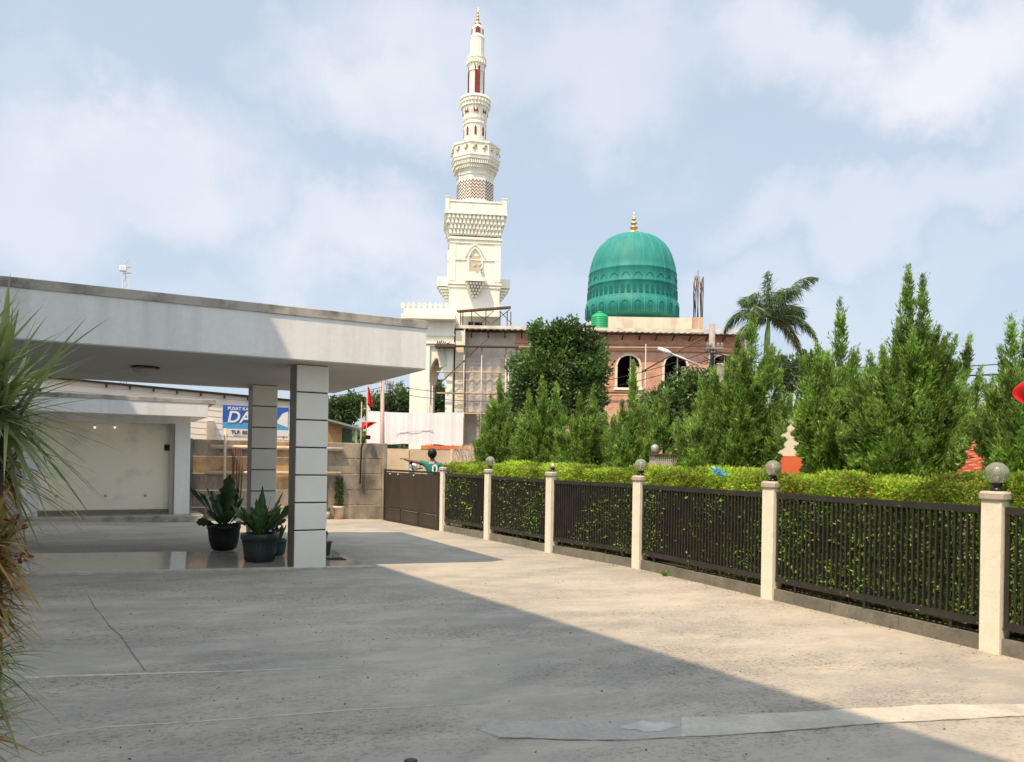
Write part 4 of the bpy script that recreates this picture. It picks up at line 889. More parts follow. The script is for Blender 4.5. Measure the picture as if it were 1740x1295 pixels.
# water tank
DT = 50.; t = thing_c('water_tank', 'round green plastic water tank on the mosque roof below the dome', 'water tank', 1019, DT, Z(1019,562,DT))
sc2 = DT/FPX; b = MB(); pr2 = [(13.5,562)]
for k in range(6): pr2 += [(14,559-k*3.5),(14.6,558-k*3.5),(14.6,557-k*3.5),(14,556.5-k*3.5)]
pr2 += [(12.5,536),(8,533.5),(5,532.5)]
b.lathe([(r*sc2, Z(1019,py,DT)) for r, py in pr2], (X(1019,DT,550), DT, 0), 24); b.build('tank', M['tank'], t, cam=True)
MB().lathe([(5.5*sc2, Z(1019,533,DT)), (5.5*sc2, Z(1019,530.5,DT)), (3*sc2, Z(1019,529.5,DT))], (X(1019,DT,550), DT, 0), 16).build('lid', M['tank'], t, cam=True)

# portal with crenellations left of the hall
DP = 44.
pt = thing_c('arched_portal', 'cream mosque portal with a pointed arch and a row of white merlons', 'portal', 725, DP)
xa, xb = X(694,DP), X(768,DP)
b = MB(); zo = Z(740,545,DP)
arch_wall(b, xa, xb, -.3, zo, DP, .9, [(X(741,DP,640), X(757,DP)-X(741,DP), -.3, Z(741,648,DP), Z(741,608,DP)-Z(741,648,DP), True)]); b.build('front_wall', M['mosque'], pt, cam=True)
b = MB(); arch_wall(b, xa, xb, -.3, zo, DP+4, .6, [(X(741,DP,640), X(757,DP)-X(741,DP), -.3, Z(741,648,DP), Z(741,608,DP)-Z(741,648,DP), True)]); b.build('rear_wall', M['oldpl'], pt, cam=True)
b = MB(); b.box(X(680,DP), xb+.1, DP-.6, DP+5, zo+.003, Z(740,537,DP)); b.build('cornice', M['mosque'], pt, cam=True)
b = MB(); b.box(X(684,DP), xb, DP-.45, DP-.2, Z(740,537,DP)+.003, Z(740,527,DP)); pw = b.build('parapet', M['mosque'], pt, cam=True)
b = MB()
for k in range(9):
    x = X(686+k*9.2,DP,520); z0 = Z(720,527,DP)+.002; r = .12
    pr_ = [(x-r*.55,z0),(x+r*.55,z0),(x+r*.5,z0+.08),(x+r,z0+.16),(x+r*.9,z0+.27),(x+r*.45,z0+.33),(x,z0+.38),(x-r*.45,z0+.33),(x-r*.9,z0+.27),(x-r,z0+.16),(x-r*.5,z0+.08)]
    b.hexa([(q[0],DP-.44,q[1]) for q in pr_][::-1], [(q[0],DP-.3,q[1]) for q in pr_][::-1])
b.build('merlons', M['mosque'], pt, cam=True)
b = MB()
for py, o in ((568,.12),(582,.2),(586,.1)): b.box(xa-.05, xb+.05, DP-o, DP-.003, Z(740,py,DP)-.1, Z(740,py,DP))
b.build('mouldings', M['mosque'], pt, cam=True)
b = MB()
for px, w_ in ((723,.16),(762,.16)): b.box(X(px,DP)-w_, X(px,DP)+w_, DP-.14, DP-.004, -.3, Z(740,588,DP))
b.build('pilasters', M['mosque'], pt, cam=True)
b = MB()
for k in range(7): b.bar((X(743+k*3.3,DP,600), DP-.1, Z(745,590,DP)), (X(748+k*2,DP,600), DP-.05, Z(745,625-k*1.0,DP)), .05, .05)
b.build('arch_ribs', M['mosque'], pt, cam=True)
MB().box(xa, xb, DP+.91, DP+3.99, Z(741,606,DP), Z(741,604,DP)).build('ceiling', mat('bare_soffit', (.4,.22,.12)), pt, cam=True)

# ------------------------------------------------------------------ minaret
DN = 49.; sN = DN/FPX
mn = thing_c('minaret', 'tall cream white minaret with stacked balconies and a gold finial beside the mosque', 'minaret', 805, DN)
def zn(py): return Z(808, py, DN)
cxN = X(804.5, DN, 440); cyN = DN+.4
def sqprism(b, w_, z0, z1, rot=.0, ch=0):
    h_ = w_/2; P_ = [(-h_,-h_),(h_,-h_),(h_,h_),(-h_,h_)]; cr, sr = math.cos(rot), math.sin(rot)
    Q = [(cxN+x*cr-y*sr, cyN+x*sr+y*cr) for x, y in P_]; b.hexa([(x,y,z0) for x, y in Q], [(x,y,z1) for x, y in Q]); return b
RT_ = math.radians(6)
Rm = Matrix.Translation((cxN, cyN, 0)) @ Matrix.Rotation(RT_, 4, 'Z')
wS = 86*sN*.97; wB = 106*sN*.95
b = MB(); sqprism(b, wS, -.3, zn(412), RT_); b.build('square_shaft', M['mosque'], mn, cam=True)
def L3(b, name, m): return b.build(name, m, mn, cam=True, M=Rm)
b = MB(); h = wS/2
for py, pj, hh_ in ((414,.10,.10),(421,.06,.06),(449,.06,.07),(488,.1,.12),(494,.06,.08)):
    b.box(-h-pj, h+pj, -h-pj, h+pj, zn(py)-hh_, zn(py))
L3(b, 'string_courses', M['mosque'])
# corner pilasters & panels
b = MB()
for sx in (-1, 1):
    b = MB(); b.box(sx*h-.35*(sx > 0)-.03*(sx<0), sx*h+.35*(sx < 0)+.03*(sx>0), -h-.05, -h-.003, zn(485), zn(425)); L3(b, 'corner_pilaster', M['mosque'])
# niche window and its balcony on four sides
for k in range(4):
    Rk = Rm @ Matrix.Rotation(k*PI/2, 4, 'Z')
    b = MB(); arch_trim(b, 0, .42, zn(480), zn(445), .55, -h-.06, .12, .1, True); arch_trim(b, 0, .62, zn(447), zn(445), .75, -h-.05, .1, .08, True); fr_ = b.build('niche', M['mosque'], mn, cam=True, M=Rk)
    b = MB(); b.box(-.28, .28, -h-.035, -h-.004, zn(482), zn(443)); b.build('niche_shade_panel', M['mosque_shade'], fr_, cam=True, M=Rk)  # raised panel whose darker colour paints the shade of the niche
    b = MB(); b.box(-.62, .62, -h-.75, -h-.11, zn(489), zn(486)); b.box(-.62, .62, -h-.75, -h-.68, zn(486)+.002, zn(474)); b.box(-.62, -.55, -h-.677, -h-.11, zn(486)+.002, zn(474)); b.box(.55, .62, -h-.677, -h-.11, zn(486)+.002, zn(474))
    bal = b.build('small_balcony', M['mosque'], mn, cam=True, M=Rk)
    b = MB()
    for r in range(5):
        nn = 6-r; 
        for j in range(nn): x = (j-(nn-1)/2)*.19; b.box(x-.065, x+.065, -h-.66+.12*r, -h-.004, zn(490)-.17*(r+1)+.02, zn(490)-.17*r-.02)
    b.build('corbels', M['mosque'], bal, cam=True, M=Rk)
# loudspeakers
b = MB()
for px, py in ((798,468),(806,467),(808,474)): b.lathe([(.04,.0),(.06,.02),(.13,.2)], (X(px,DN)-cxN, -h-.85, zn(py)), 12)
L3(b, 'loudspeakers', M['greypl'])
# square balcony: muqarnas rows, slab, parapet
b = MB(); g2 = wB/2; rows = 4
for r in range(rows):
    f = h+(g2-h)*(r+1)/rows; z0 = zn(409-r*8.); z1 = zn(409-(r+1)*8.)
    q = h+(g2-h)*(r-.25)/rows; b.box(-q, q, -q, q, z0, z1-.002)
    nn = 15
    for s in range(4):
        cs, sn = math.cos(s*PI/2), math.sin(s*PI/2)
        for j in range(nn-(r%2)):
            x = (j-(nn-(r%2)-1)/2)*(2*f/nn); P_ = [(x-f/nn*.56, -f), (x+f/nn*.56, -f), (x+f/nn*.56, -q+.0), (x-f/nn*.56, -q+.0)]
            Q = [(px*cs-py*sn, px*sn+py*cs) for px, py in P_]; b.hexa([(x_,y_,z0+.06) for x_, y_ in Q], [(x_,y_,z1-.01) for x_, y_ in Q])
L3(b, 'muqarnas', M['mosque'])
b = MB(); b.box(-g2-.05, g2+.05, -g2-.05, g2+.05, zn(377)+.001, zn(374)); 
for s in range(4):
    cs, sn = math.cos(s*PI/2), math.sin(s*PI/2)
    def rb(x0_, x1_, y0_, y1_, z0, z1):
        P_ = [(x0_,y0_),(x1_,y0_),(x1_,y1_),(x0_,y1_)]; Q = [(px*cs-py*sn, px*sn+py*cs) for px, py in P_]; b.hexa([(x_,y_,z0) for x_, y_ in Q], [(x_,y_,z1) for x_, y_ in Q])
    rb(-g2+.26, g2-.26, -g2+.06, -g2+.14, zn(374)+.002, zn(357)); rb(-g2+.26, g2-.26, -g2+.02, -g2+.18, zn(357)+.002, zn(354)); rb(-g2, -g2+.25, -g2, -g2+.25, zn(374)+.002, zn(350)); rb(-g2-.03, -g2+.28, -g2-.03, -g2+.28, zn(350)+.002, zn(348.5))
L3(b, 'square_balcony', M['mosque'])
# octagonal tier
cx2 = X(807, DN, 300)-cxN; O8 = PI/8+.12
def oct_(b, prof_, n=8, m_=None): b.lathe([(r*sN*1.03, zn(py)) for r, py in prof_], (cx2, 0, 0), n, rot=O8, smooth=False)
b = MB(); oct_(b, [(32,375),(32,352),(33.5,350),(33.5,347),(31,345),(31,303),(32.5,301.5),(32.5,299),(31.5,297),(35,290),(35.5,287),(38,284),(38,281.5),(41,279),(41.5,276),(41.5,274)]); L3(b, 'octagonal_shaft', M['mosque'])
b = MB(); oct_(b, [(42.5,274),(42.5,272.5),(40.5,272),(40.5,254),(42,253),(42,250),(39,250),(39,271)]); L3(b, 'octagonal_balcony', M['mosque'])
# teeth and roundels
b = MB(); ap = math.cos(PI/8)
for k in range(8):
    a = O8+(k+.5)*2*PI/8; ca, sa = math.cos(a), math.sin(a)
    for (rp, py0, py1, nn) in ((36.5,286.5,281,9),(34,292.5,288,8)):
        R_ = rp*sN*1.03*ap+.05; half = R_*math.tan(PI/8)
        for j in range(nn):
            t_ = (j-(nn-1)/2)*2*half/nn; wd = half/nn*.55
            P_ = [(R_-.05, t_-wd), (R_+.07, t_-wd), (R_+.07, t_+wd), (R_-.05, t_+wd)]; Q = [(cx2+x*ca-y*sa, x*sa+y*ca) for x, y in P_]
            b.hexa([(x_,y_,zn(py0)) for x_, y_ in Q], [(x_,y_,zn(py1)) for x_, y_ in Q])
L3(b, 'corbel_teeth', M['mosque'])
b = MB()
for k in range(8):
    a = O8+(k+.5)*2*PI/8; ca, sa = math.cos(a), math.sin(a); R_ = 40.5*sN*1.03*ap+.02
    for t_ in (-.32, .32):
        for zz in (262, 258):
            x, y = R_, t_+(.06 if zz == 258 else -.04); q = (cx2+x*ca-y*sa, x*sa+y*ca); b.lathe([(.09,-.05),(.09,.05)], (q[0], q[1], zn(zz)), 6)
L3(b, 'painted_balcony_openings', M['mosque_shade'])  # solid studs on the parapet, coloured as shaded openings
b = MB()
for k in range(8):
    a = O8+(k+.5)*2*PI/8; ca, sa = math.cos(a), math.sin(a); R_ = 31*sN*1.03*ap+.012; half = R_*math.tan(PI/8); nz = 4
    for r in range(6):
        zc = zn(341-r*5.4); amp = .085; th = .085; xs_ = np.linspace(-half, half, nz*2+1)
        for j in range(nz*2):
            z0, z1 = (amp, -amp) if j % 2 else (-amp, amp)
            pr_ = [(xs_[j],zc+z0-th/2),(xs_[j+1],zc+z1-th/2),(xs_[j+1],zc+z1+th/2),(xs_[j],zc+z0+th/2)]
            b.add([(cx2+R_*ca-t_*sa, R_*sa+t_*ca, z_) for t_, z_ in pr_], [(0,1,2,3)])
L3(b, 'zigzag_band', M['zig'])
# upper round tiers
cx3 = X(806.5, DN, 215)-cxN
b = MB(); b.lathe([(r*sN, zn(py)) for r, py in [(20,272),(20,250),(18.5,248),(18.5,212),(19.8,211),(19.8,208),(18.5,206.5),(20,203),(20.5,196),(22,190),(22.5,184),(24,181),(24.3,177),(25.5,174),(25.5,170)]], (cx3,0,0), 16, smooth=False); L3(b, 'middle_shaft', M['mosque'])
b = MB(); b.lathe([(r*sN, zn(py)) for r, py in [(26.5,170),(26.5,167.5),(25,167),(25,164.5),(23.5,164.5),(23.5,169)]], (cx3,0,0), 24)
for row, (rp, py) in enumerate(((25.2,176),(23.6,182))):
    for k in range(28):
        a = 2*PI*k/28; q = (cx3+rp*sN*math.cos(a), rp*sN*math.sin(a)); b.box(q[0]-.05, q[0]+.05, q[1]-.05, q[1]+.05, zn(py), zn(py-4.5))
L3(b, 'round_balcony', M['mosque'])
def slits(b, cx, rp, n, py0, py1, w_, off=0):
    for k in range(n):
        a = -PI/2+2*PI*k/n+off; ca, sa = math.cos(a), math.sin(a); R_ = rp*sN
        pr_ = [(-w_,zn(py0)),(w_,zn(py0)),(w_,zn(py1+3)),(0,zn(py1)),(-w_,zn(py1+3))]
        lo_ = [(cx+(R_-.08)*ca-t_*sa, (R_-.08)*sa+t_*ca, z_) for t_, z_ in pr_]; hi_ = [(cx+(R_+.02)*ca-t_*sa, (R_+.02)*sa+t_*ca, z_) for t_, z_ in pr_]; b.hexa(lo_, hi_)
b = MB(); slits(b, cx3, 21.2, 8, 193.5, 184, .14); slits(b, cx3, 18.6, 8, 231, 216, .07); slits(b, X(808.5,DN,130)-cxN, 13.2, 4, 161, 103, .17, .12); slits(b, X(811,DN,50)-cxN, 9.6, 4, 54, 43, .16, 0); L3(b, 'maroon_windows', M['maroon'])
cx4 = X(808.5, DN, 130)-cxN; cx5 = X(811, DN, 50)-cxN
b = MB(); b.lathe([(r*sN, zn(py)) for r, py in [(15,170),(15,163),(13.2,161),(13.2,120),(14.3,119),(14,116),(14.5,112),(15,108),(16,104),(16.5,99),(17,98),(17,95.5),(15.8,95.5)]], (cx4,0,0), 12, smooth=False)
for k in range(20): a = 2*PI*k/20; q = (cx4+15.6*sN*math.cos(a), 15.6*sN*math.sin(a)); b.box(q[0]-.05, q[0]+.05, q[1]-.05, q[1]+.05, zn(107), zn(101))
L3(b, 'upper_shaft', M['mosque'])
b = MB(); b.lathe([(r*sN, zn(py)) for r, py in [(13,98),(12.2,94),(12,62),(12.6,61),(11.5,58),(9.8,55),(9.5,44),(7,40),(4.5,36.5),(3,34)]], (X(810.5,DN,70)-cxN,0,0), 12, smooth=False); L3(b, 'top_shaft', M['mosque'])
b = MB(); finial(b, cx5, 0, zn(36), zn(3)-zn(36), 6*sN); L3(b, 'finial', M['gold'])
# small corner turret ledges beside shaft at the level of the hall roof
L3(MB().box(-h-.76, -h-.75, -.2, .2, zn(480), zn(478)), 'ledge', M['mosque'])

# rooftop shelter in front of the minaret
DS = 46.
sh = thing_c('rooftop_shelter', 'makeshift shelter with a dark slanting sheet roof on poles on the mosque roof', 'shelter', 820, DS, Z(820,556,DS))
b = MB(); x0, x1 = X(777,DS,525), X(868,DS,520); za, zb = Z(777,527,DS), Z(868,520,DS)
b.hexa([(x0,DS-.6,za-.2),(x1,DS-.6,zb-.2),(x1,DS+1.2,zb+.05),(x0,DS+1.2,za+.05)], [(x0,DS-.6,za-.12),(x1,DS-.6,zb-.12),(x1,DS+1.2,zb+.13),(x0,DS+1.2,za+.13)]); b.build('sheet_roof', M['rust'], sh, cam=True)
b = MB(); zf_ = Z(820,556,DS)-.3
for px in (779, 783, 798, 822, 846, 858, 864): b.tube([(X(px,DS),DS-.3,zf_),(X(px,DS),DS-.3,za-.1)], .03, 5)
for p0, p1, q0_, q1_ in ((800,530,830,552),(835,530,812,552),(862,528,832,552),(845,530,866,552)): b.bar((X(p0,DS),DS-.35,Z(p0,p1,DS)), (X(q0_,DS),DS-.35,Z(q0_,q1_,DS)), .04)
b.build('poles', M['rust'], sh, cam=True)
MB().box(X(765,DS), X(845,DS), DS+1.25, DS+1.4, zf_, Z(800,531,DS)).build('white_wall', M['mosque'], sh, cam=True)
MB().box(X(790,DS), X(798,DS), DS+1.2, DS+1.249, Z(800,550,DS), Z(800,541,DS)).box(X(801,DS), X(814,DS), DS+1.2, DS+1.249, Z(800,551,DS), Z(800,541.5,DS)).build('openings', M['dark'], sh, cam=True)
# scaffolding in front of the hall
DC = 43.6
sf = thing_c('scaffolding', 'bamboo and steel pole scaffolding standing against the left end of the mosque', 'scaffolding', 830, DC)
b = MB()
for py in (588, 632, 668, 702): b.tube([(X(742,DC,py),DC,Z(742,py,DC)),(X(905,DC,py),DC,Z(905,py+2,DC))], .045, 6)
for py, xa_, xb_ in ((590,905,1160),(671,1030,1160)): b.tube([(X(xa_,DC,py),DC,Z(xa_,py,DC)),(X(xb_,DC,py),DC,Z(xb_,py+1,DC))], .04, 6)
b.build('ledger_poles', M['bamboo'], sf, cam=True)
b = MB()
for px, pt_ in ((786,560),(816,588),(857,592),(862,598),(1094,585),(728,650),(733,655),(724,660)): MB().tube([(X(px,DC),DC-.06,-.2),(X(px,DC),DC-.06,Z(px,pt_,DC))], .035, 6).build('upright_pole', M['steel'], sf, cam=True)
MB().tube([(X(735,DC),DC-.1,Z(735,662,DC)),(X(826,DC),DC-.1,Z(826,575,DC))], .03, 6).build('brace', M['rust'], sf, cam=True); MB().tube([(X(1088,DC),DC-.1,Z(1090,632,DC)),(X(1190,DC),DC-.1,Z(1185,574,DC))], .045, 6).build('brace', M['rust'], sf, cam=True)

b = MB(); b.box(X(737,DC), X(770,DC), DC-.5, DC+.3, Z(750,591,DC), Z(750,588,DC)).box(X(770,DC), X(878,DC), DC-.3, DC+.2, Z(800,589,DC)-.03, Z(800,588,DC)); 
for k in range(9): b.bar((X(740+k*3,DC),DC-.5,Z(745,588,DC)), (X(742+k*3.3,DC),DC-.4,Z(745,580+random.uniform(0,6),DC)), .05)
b.build('deck_boards', M['bark'], sf, cam=True)
b = MB(); vs_ = []; n = 30
for k in range(n+1):
    x = X(789,DC)+(X(882,DC)-X(789,DC))*k/n; y = DC+.25+.05*math.sin(k*1.3)
    vs_ += [(x,y,Z(830,700,DC)),(x,y,Z(830,607,DC)),(x,y+.02,Z(830,607,DC)),(x,y+.02,Z(830,700,DC))]
b.add(vs_, [(4*k+a_, 4*k+4+a_, 4*k+4+(a_+1)%4, 4*k+(a_+1)%4) for k in range(n) for a_ in range(4)]); b.build('netting', M['net'], sf, cam=True)
b = MB()
for k in range(14): py = 612+k*6.5; b.tube([(X(770,DC),DC+.1,Z(770,py,DC)),(X(800,DC),DC+.1,Z(800,py+random.uniform(-2,4),DC)),(X(882,DC),DC+.1,Z(882,py+random.uniform(-3,3),DC))], .014, 4)
b.build('tie_lines', M['bamboo'], sf, cam=True)
MB().box(X(770,DC), X(786,DC), DC+.35, DC+1.2, -.2, Z(778,560,DC)).build('side_boards', M['oldpl'], sf, cam=True)

# ------------------------------------------------------------------ vegetation
def blob_tree(name, label, px, d, blobs, n, L0, mt, trunk_px=None, group=None, cat='tree', ground=-.17, limbs=True):
    """blobs: (px,py,rx,ry) crown lobes"""
    t = thing_c(name, label, cat, px, d, ground, group); sc_ = d/FPX; Ps = []; Ds = []
    areas = np.array([rx*ry for _, _, rx, ry in blobs], float); areas /= areas.sum()
    for (bx_, by_, rx, ry), fr_ in zip(blobs, areas):
        k = max(30, int(n*fr_)); dirs = rng.normal(size=(k, 3)); dirs /= np.linalg.norm(dirs, axis=1, keepdims=True)
        # clustered sprays on the lobe surface with lumps
        lump = 1+.16*np.sin(dirs[:,0]*7+bx_)+.14*np.sin(dirs[:,2]*8+by_)+.12*np.sin(dirs[:,1]*9)
        rad = (rng.uniform(0, 1, k)**.35)*lump
        c = np.array([X(bx_,d,by_), d+rng.uniform(-.2,.2)*rx*sc_, Z(bx_,by_,d)])
        Ps.append(c+dirs*rad[:,None]*np.array([rx*sc_, rx*sc_*.85, ry*sc_])); Ds.append(dirs+rng.normal(0,.8,(k,3))+[0,0,.1])
    P = np.concatenate(Ps); D = np.concatenate(Ds); cm = np.array(CAMM.to_3x3()); P = P @ cm.T; D = D @ cm.T
    np_mesh('crown', leafset(P, D, rng.uniform(.7,1.3,len(P))*L0, rng.uniform(.35,.6,len(P))*L0, .15), 4, mt, t)
    b = MB(); tx = X(trunk_px or px, d); zc = Z(px, blobs[0][1], d); r0 = .035*(zc+.5)*.8
    b.tube([(tx,d,ground-.1),(tx+.05,d,ground+(zc-ground)*.5),(X(blobs[0][0],d,blobs[0][1]),d,zc)], [r0,r0*.8,r0*.4], 8)
    for bx_, by_, rx, ry in blobs[1:8]:
        b.tube([(tx+.03,d,ground+(zc-ground)*.55),((tx+X(bx_,d,by_))/2,d,(zc+Z(bx_,by_,d))/2-.1),(X(bx_,d,by_),d,Z(bx_,by_,d))], [r0*.45,r0*.3,r0*.12], 6)
    b.build('trunk', M['bark'], t, cam=True); return t
blob_tree('broadleaf_tree', 'rounded dark green broadleaf tree in front of the brick mosque windows', 950, 29, [(950,640,72,70),(935,575,34,32),(968,565,30,24),(905,640,42,45),(1003,630,36,50),(948,600,52,34),(985,690,50,40),(890,690,34,40),(910,568,14,20),(1000,585,24,24)], 26000, .155, M['broad'])
blob_tree('broadleaf_tree', 'low dark feathery tree between the mosque windows and the big juniper', 1150, 24, [(1165,680,48,46),(1125,690,40,34),(1185,655,30,26),(1150,730,50,40)], 7000, .15, M['broad'])
bgs = [(585,60,[(580,700,26,22),(600,690,16,20),(567,690,10,14)],'palm like tree crown behind the hut roof'),
       (680,62,[(680,685,24,26),(705,688,22,20),(662,690,12,18),(640,690,20,22)],'dark tree behind the pinkish utility pole'),
       (742,64,[(742,680,20,26),(735,700,26,22)],'dark tree seen through the pointed arch'),
       (1345,50,[(1340,640,34,28),(1375,622,28,22),(1320,625,20,18),(1395,640,30,30)],'distant round tree beside the palm trunk'),
       (1660,60,[(1668,715,34,24),(1640,725,20,18),(1690,722,22,18)],'distant pale green tree above the tiled roof')]
for px, d_, bl, lab in bgs: blob_tree('background_tree', lab, px, d_, bl, 4200, .34, M['far'], group='trees in the far background')
# continuous far belt so no bare horizon shows
n = 26000; xx = rng.uniform(-260, 2050, n); dd = rng.uniform(75, 95, n); hz = rng.uniform(0, 1, n)
top = 735-14*np.sin(xx*.021)-9*np.sin(xx*.057+1)-5*np.sin(xx*.13)
P = np.stack([(xx-CX)/FPX*dd, dd, EYE+(CY-(top+(790-top)*hz))/FPX*dd], 1) @ np.array(CAMM.to_3x3()).T
tag(np_mesh('far_woods', leafset(P, rng.normal(size=(n,3)), rng.uniform(.7,1.4,n), rng.uniform(.4,.7,n)), 4, M['far']), kind='stuff')

def juniper(label, basepx, u, tips, dens=1.0, m='juniper', leaf=.085, zbase=-.1, widthk=1.0):
    """flame juniper: plumes run from the trunk foot to each (px,py[,w]) tip, spread in depth"""
    x0_, _ = nrm(basepx, 800); d0 = u/(s_+c_*x0_); pb = W(basepx, 800, d0); pb = Vector((pb.x, pb.y, zbase))
    t = thing('juniper_tree', label, 'juniper', tuple(pb), 0, 'junipers growing behind the fence'); sc_ = d0/FPX
    Ps, Ds, Ls = [], [], []; tr = MB()
    tr.tube([pb, pb+Vector((.02,0,1.0)), pb+Vector((0,.03,1.9))], [.09,.07,.04], 8)
    for i, tp in enumerate(tips):
        px, py = tp[0], tp[1]; wk = tp[2] if len(tp) > 2 else 1.; off = tp[3] if len(tp) > 3 else random.uniform(-.35, .35)
        T = W(px, py, d0+off); rootp = pb+Vector((0,0,.15+.3*random.random()))
        Lp = (T-rootp).length
        midp = rootp.lerp(T, .45)+Vector(((T.x-pb.x)*.22, (T.y-pb.y)*.22, -.08*Lp))
        a, b_, c_3 = np.array(rootp), np.array(midp), np.array(T)
        axes = [(a, b_, c_3, 1.0)]
        for q in range(int(4+3.6*Lp*min(wk,1.3))):           # side flames leaving the plume
            sq = rng.uniform(.18, .74); p0 = (1-sq)**2*a+2*(1-sq)*sq*b_+sq**2*c_3; t0 = (1-sq)*(b_-a)+sq*(c_3-b_); t0 /= np.linalg.norm(t0)
            r0 = rng.normal(size=3); r0 -= t0*r0.dot(t0); r0 /= np.linalg.norm(r0); l0 = (.34*(1-sq)*Lp+.12)*rng.uniform(.7,1.25)*min(wk,1.3)
            axes.append((p0, p0+(t0*.45+r0*.55)*l0*.6, p0+(t0*1.0+r0*.62+np.array([0,0,.3]))*l0, .62))
        for a_x, b_x, c_x, wq in axes:
            L2 = float(np.linalg.norm(c_x-a_x)); nb_ = int((150 if wq == 1 else 125)*dens*L2)+6; nn_ = 13
            sb_ = 1-rng.uniform(0, .95, nb_)**.9; ab = rng.uniform(0, 2*PI, nb_)
            ax = (1-sb_)[:,None]**2*a_x+2*((1-sb_)*sb_)[:,None]*b_x+(sb_**2)[:,None]*c_x
            tg = 2*(1-sb_)[:,None]*(b_x-a_x)+2*sb_[:,None]*(c_x-b_x); tg /= np.linalg.norm(tg, axis=1, keepdims=True)
            o1 = np.cross(tg, [0.3,.9,.1]); o1 /= np.linalg.norm(o1, axis=1, keepdims=True); o2 = np.cross(tg, o1)
            out = o1*np.cos(ab)[:,None]+o2*np.sin(ab)[:,None]
            Rb = np.minimum(.22*(1-sb_)*L2+.006, .29)*(wk*widthk if wq == 1 else .9)*(.45+rng.exponential(.42, nb_).clip(0,1.5))
            bd = out*rng.uniform(.35,.8,nb_)[:,None]+tg+[0,0,.12]; bd /= np.linalg.norm(bd, axis=1, keepdims=True)
            tt = rng.uniform(.08, 1, (nb_, nn_))
            Pp = ax[:,None,:]+bd[:,None,:]*(tt*Rb[:,None]*1.4)[:,:,None]+rng.normal(0, 1, (nb_,nn_,3))*(.026*(1.15-tt)*(leaf/.08))[:,:,None]
            Ps.append(Pp.reshape(-1,3)); Ds.append((bd[:,None,:]+rng.normal(0, .24, (nb_,nn_,3))).reshape(-1,3)); Ls.append(rng.uniform(.5,1.2,nb_*nn_)*leaf*.95*np.repeat(np.clip(.45+(1-sb_)*L2*1.6,0,1),nn_))
        mp_ = rootp.lerp(midp,.5); tr.tube([rootp, mp_, tuple(.25*a+.5*b_+.25*c_3), tuple(.06*a+.38*b_+.56*c_3)], [.035,.028,.018,.007], 5)
    P = np.concatenate(Ps); D = np.concatenate(Ds); L_ = np.concatenate(Ls)
    k_ = (P[:,2] > .05) & (P[:,0] > np.interp(P[:,1], [p.y for p in FP], [p.x for p in FP])+.95); P, D, L_ = P[k_], D[k_], L_[k_]
    q = P-np.array([0,0,EYE]); dd_ = q @ np.array(Fv); xx_ = q @ np.array(Rv)/dd_*FPX; zz_ = q[:,2]/dd_*FPX
    ax_ = CX+xx_*math.cos(ROLL)+zz_*math.sin(ROLL); ay_ = CY+xx_*math.sin(ROLL)-zz_*math.cos(ROLL); keep = np.ones(len(P), bool)
    for (tx_, ty_), (lx_, rx_, by_) in (((1341,706),(1306,1380,830)), ((1650,742),(1612,1694,830)), ((1124,742),(1106,1148,830)), ((1466,782),(1448,1486,830))):
        f_ = (ay_-ty_)/(by_-ty_); wob_ = 5*np.sin(ay_*.21)+4*np.sin(ay_*.47+ax_*.1); keep &= ~((f_ > 0) & (ax_ > tx_+(lx_-tx_)*f_+wob_) & (ax_ < tx_+(rx_-tx_)*f_+wob_))
    P, D, L_ = P[keep], D[keep], L_[keep]
    np_mesh('crown', leafset(P, D, L_, L_*.21, .1), 4, M[m], t); tr.build('trunk', M['bark'], t)
    return t
U = 9.5
juniper('slim juniper farthest left, with one tall narrow spire', 858, U+.4, [(849,636,.9),(828,690),(872,704),(820,720),(893,722),(838,745),(880,752),(860,700,1.3),(826,765),(893,770),(845,775),(870,770)], 1.1, leaf=.11)
juniper('dark bushy juniper in front of the rounded broadleaf tree', 925, U+.3, [(898,664),(922,640),(946,652),(905,700,1.2),(938,690,1.2),(960,690),(884,712),(925,730,1.2),(955,740,1.2),(895,755),(940,765)], 1.1, leaf=.11)
juniper('bushy juniper below the left arched window', 995, U+.2, [(985,668),(1008,655),(1030,700),(972,706),(1000,700,1.3),(1020,735),(975,742,1.2),(1035,760),(1000,760,1.2)], 1.1, leaf=.1)
juniper('juniper with a crooked spire reaching the left arched window', 1065, U+.1, [(1077,612,.8),(1058,680),(1098,690),(1040,712),(1118,672),(1133,660),(1075,700,1.3),(1100,735,1.2),(1045,752),(1075,755,1.2)], 1.1, leaf=.095)
juniper('wide juniper with a tall spire in front of the palm', 1235, U, [(1281,520,1.05),(1268,600,1.4),(1240,605,1.2),(1212,625,1.2),(1190,640,1.1),(1255,570),(1160,650),(1138,668),(1115,700),(1180,690,1.3),(1300,640),(1328,625),(1345,668,.8),(1318,690,.8),(1230,680,1.5),(1270,700,1.5),(1190,740,1.3),(1290,755),(1245,750,1.3),(1210,700,1.3),(1298,715,1.3),(1215,640),(1285,650,1.2)], 1.15, leaf=.085)
juniper('broad juniper left of the tallest one, with a straight spire', 1425, U-.1, [(1428,506,1.05),(1388,580),(1452,590),(1362,612),(1342,640),(1405,600,1.3),(1440,640,1.4),(1375,680,1.4),(1418,690,1.5),(1352,690,.9),(1480,640,1.1),(1372,600),(1465,680,1.2),(1405,740,1.4),(1450,745,1.2)], 1.15, leaf=.082)
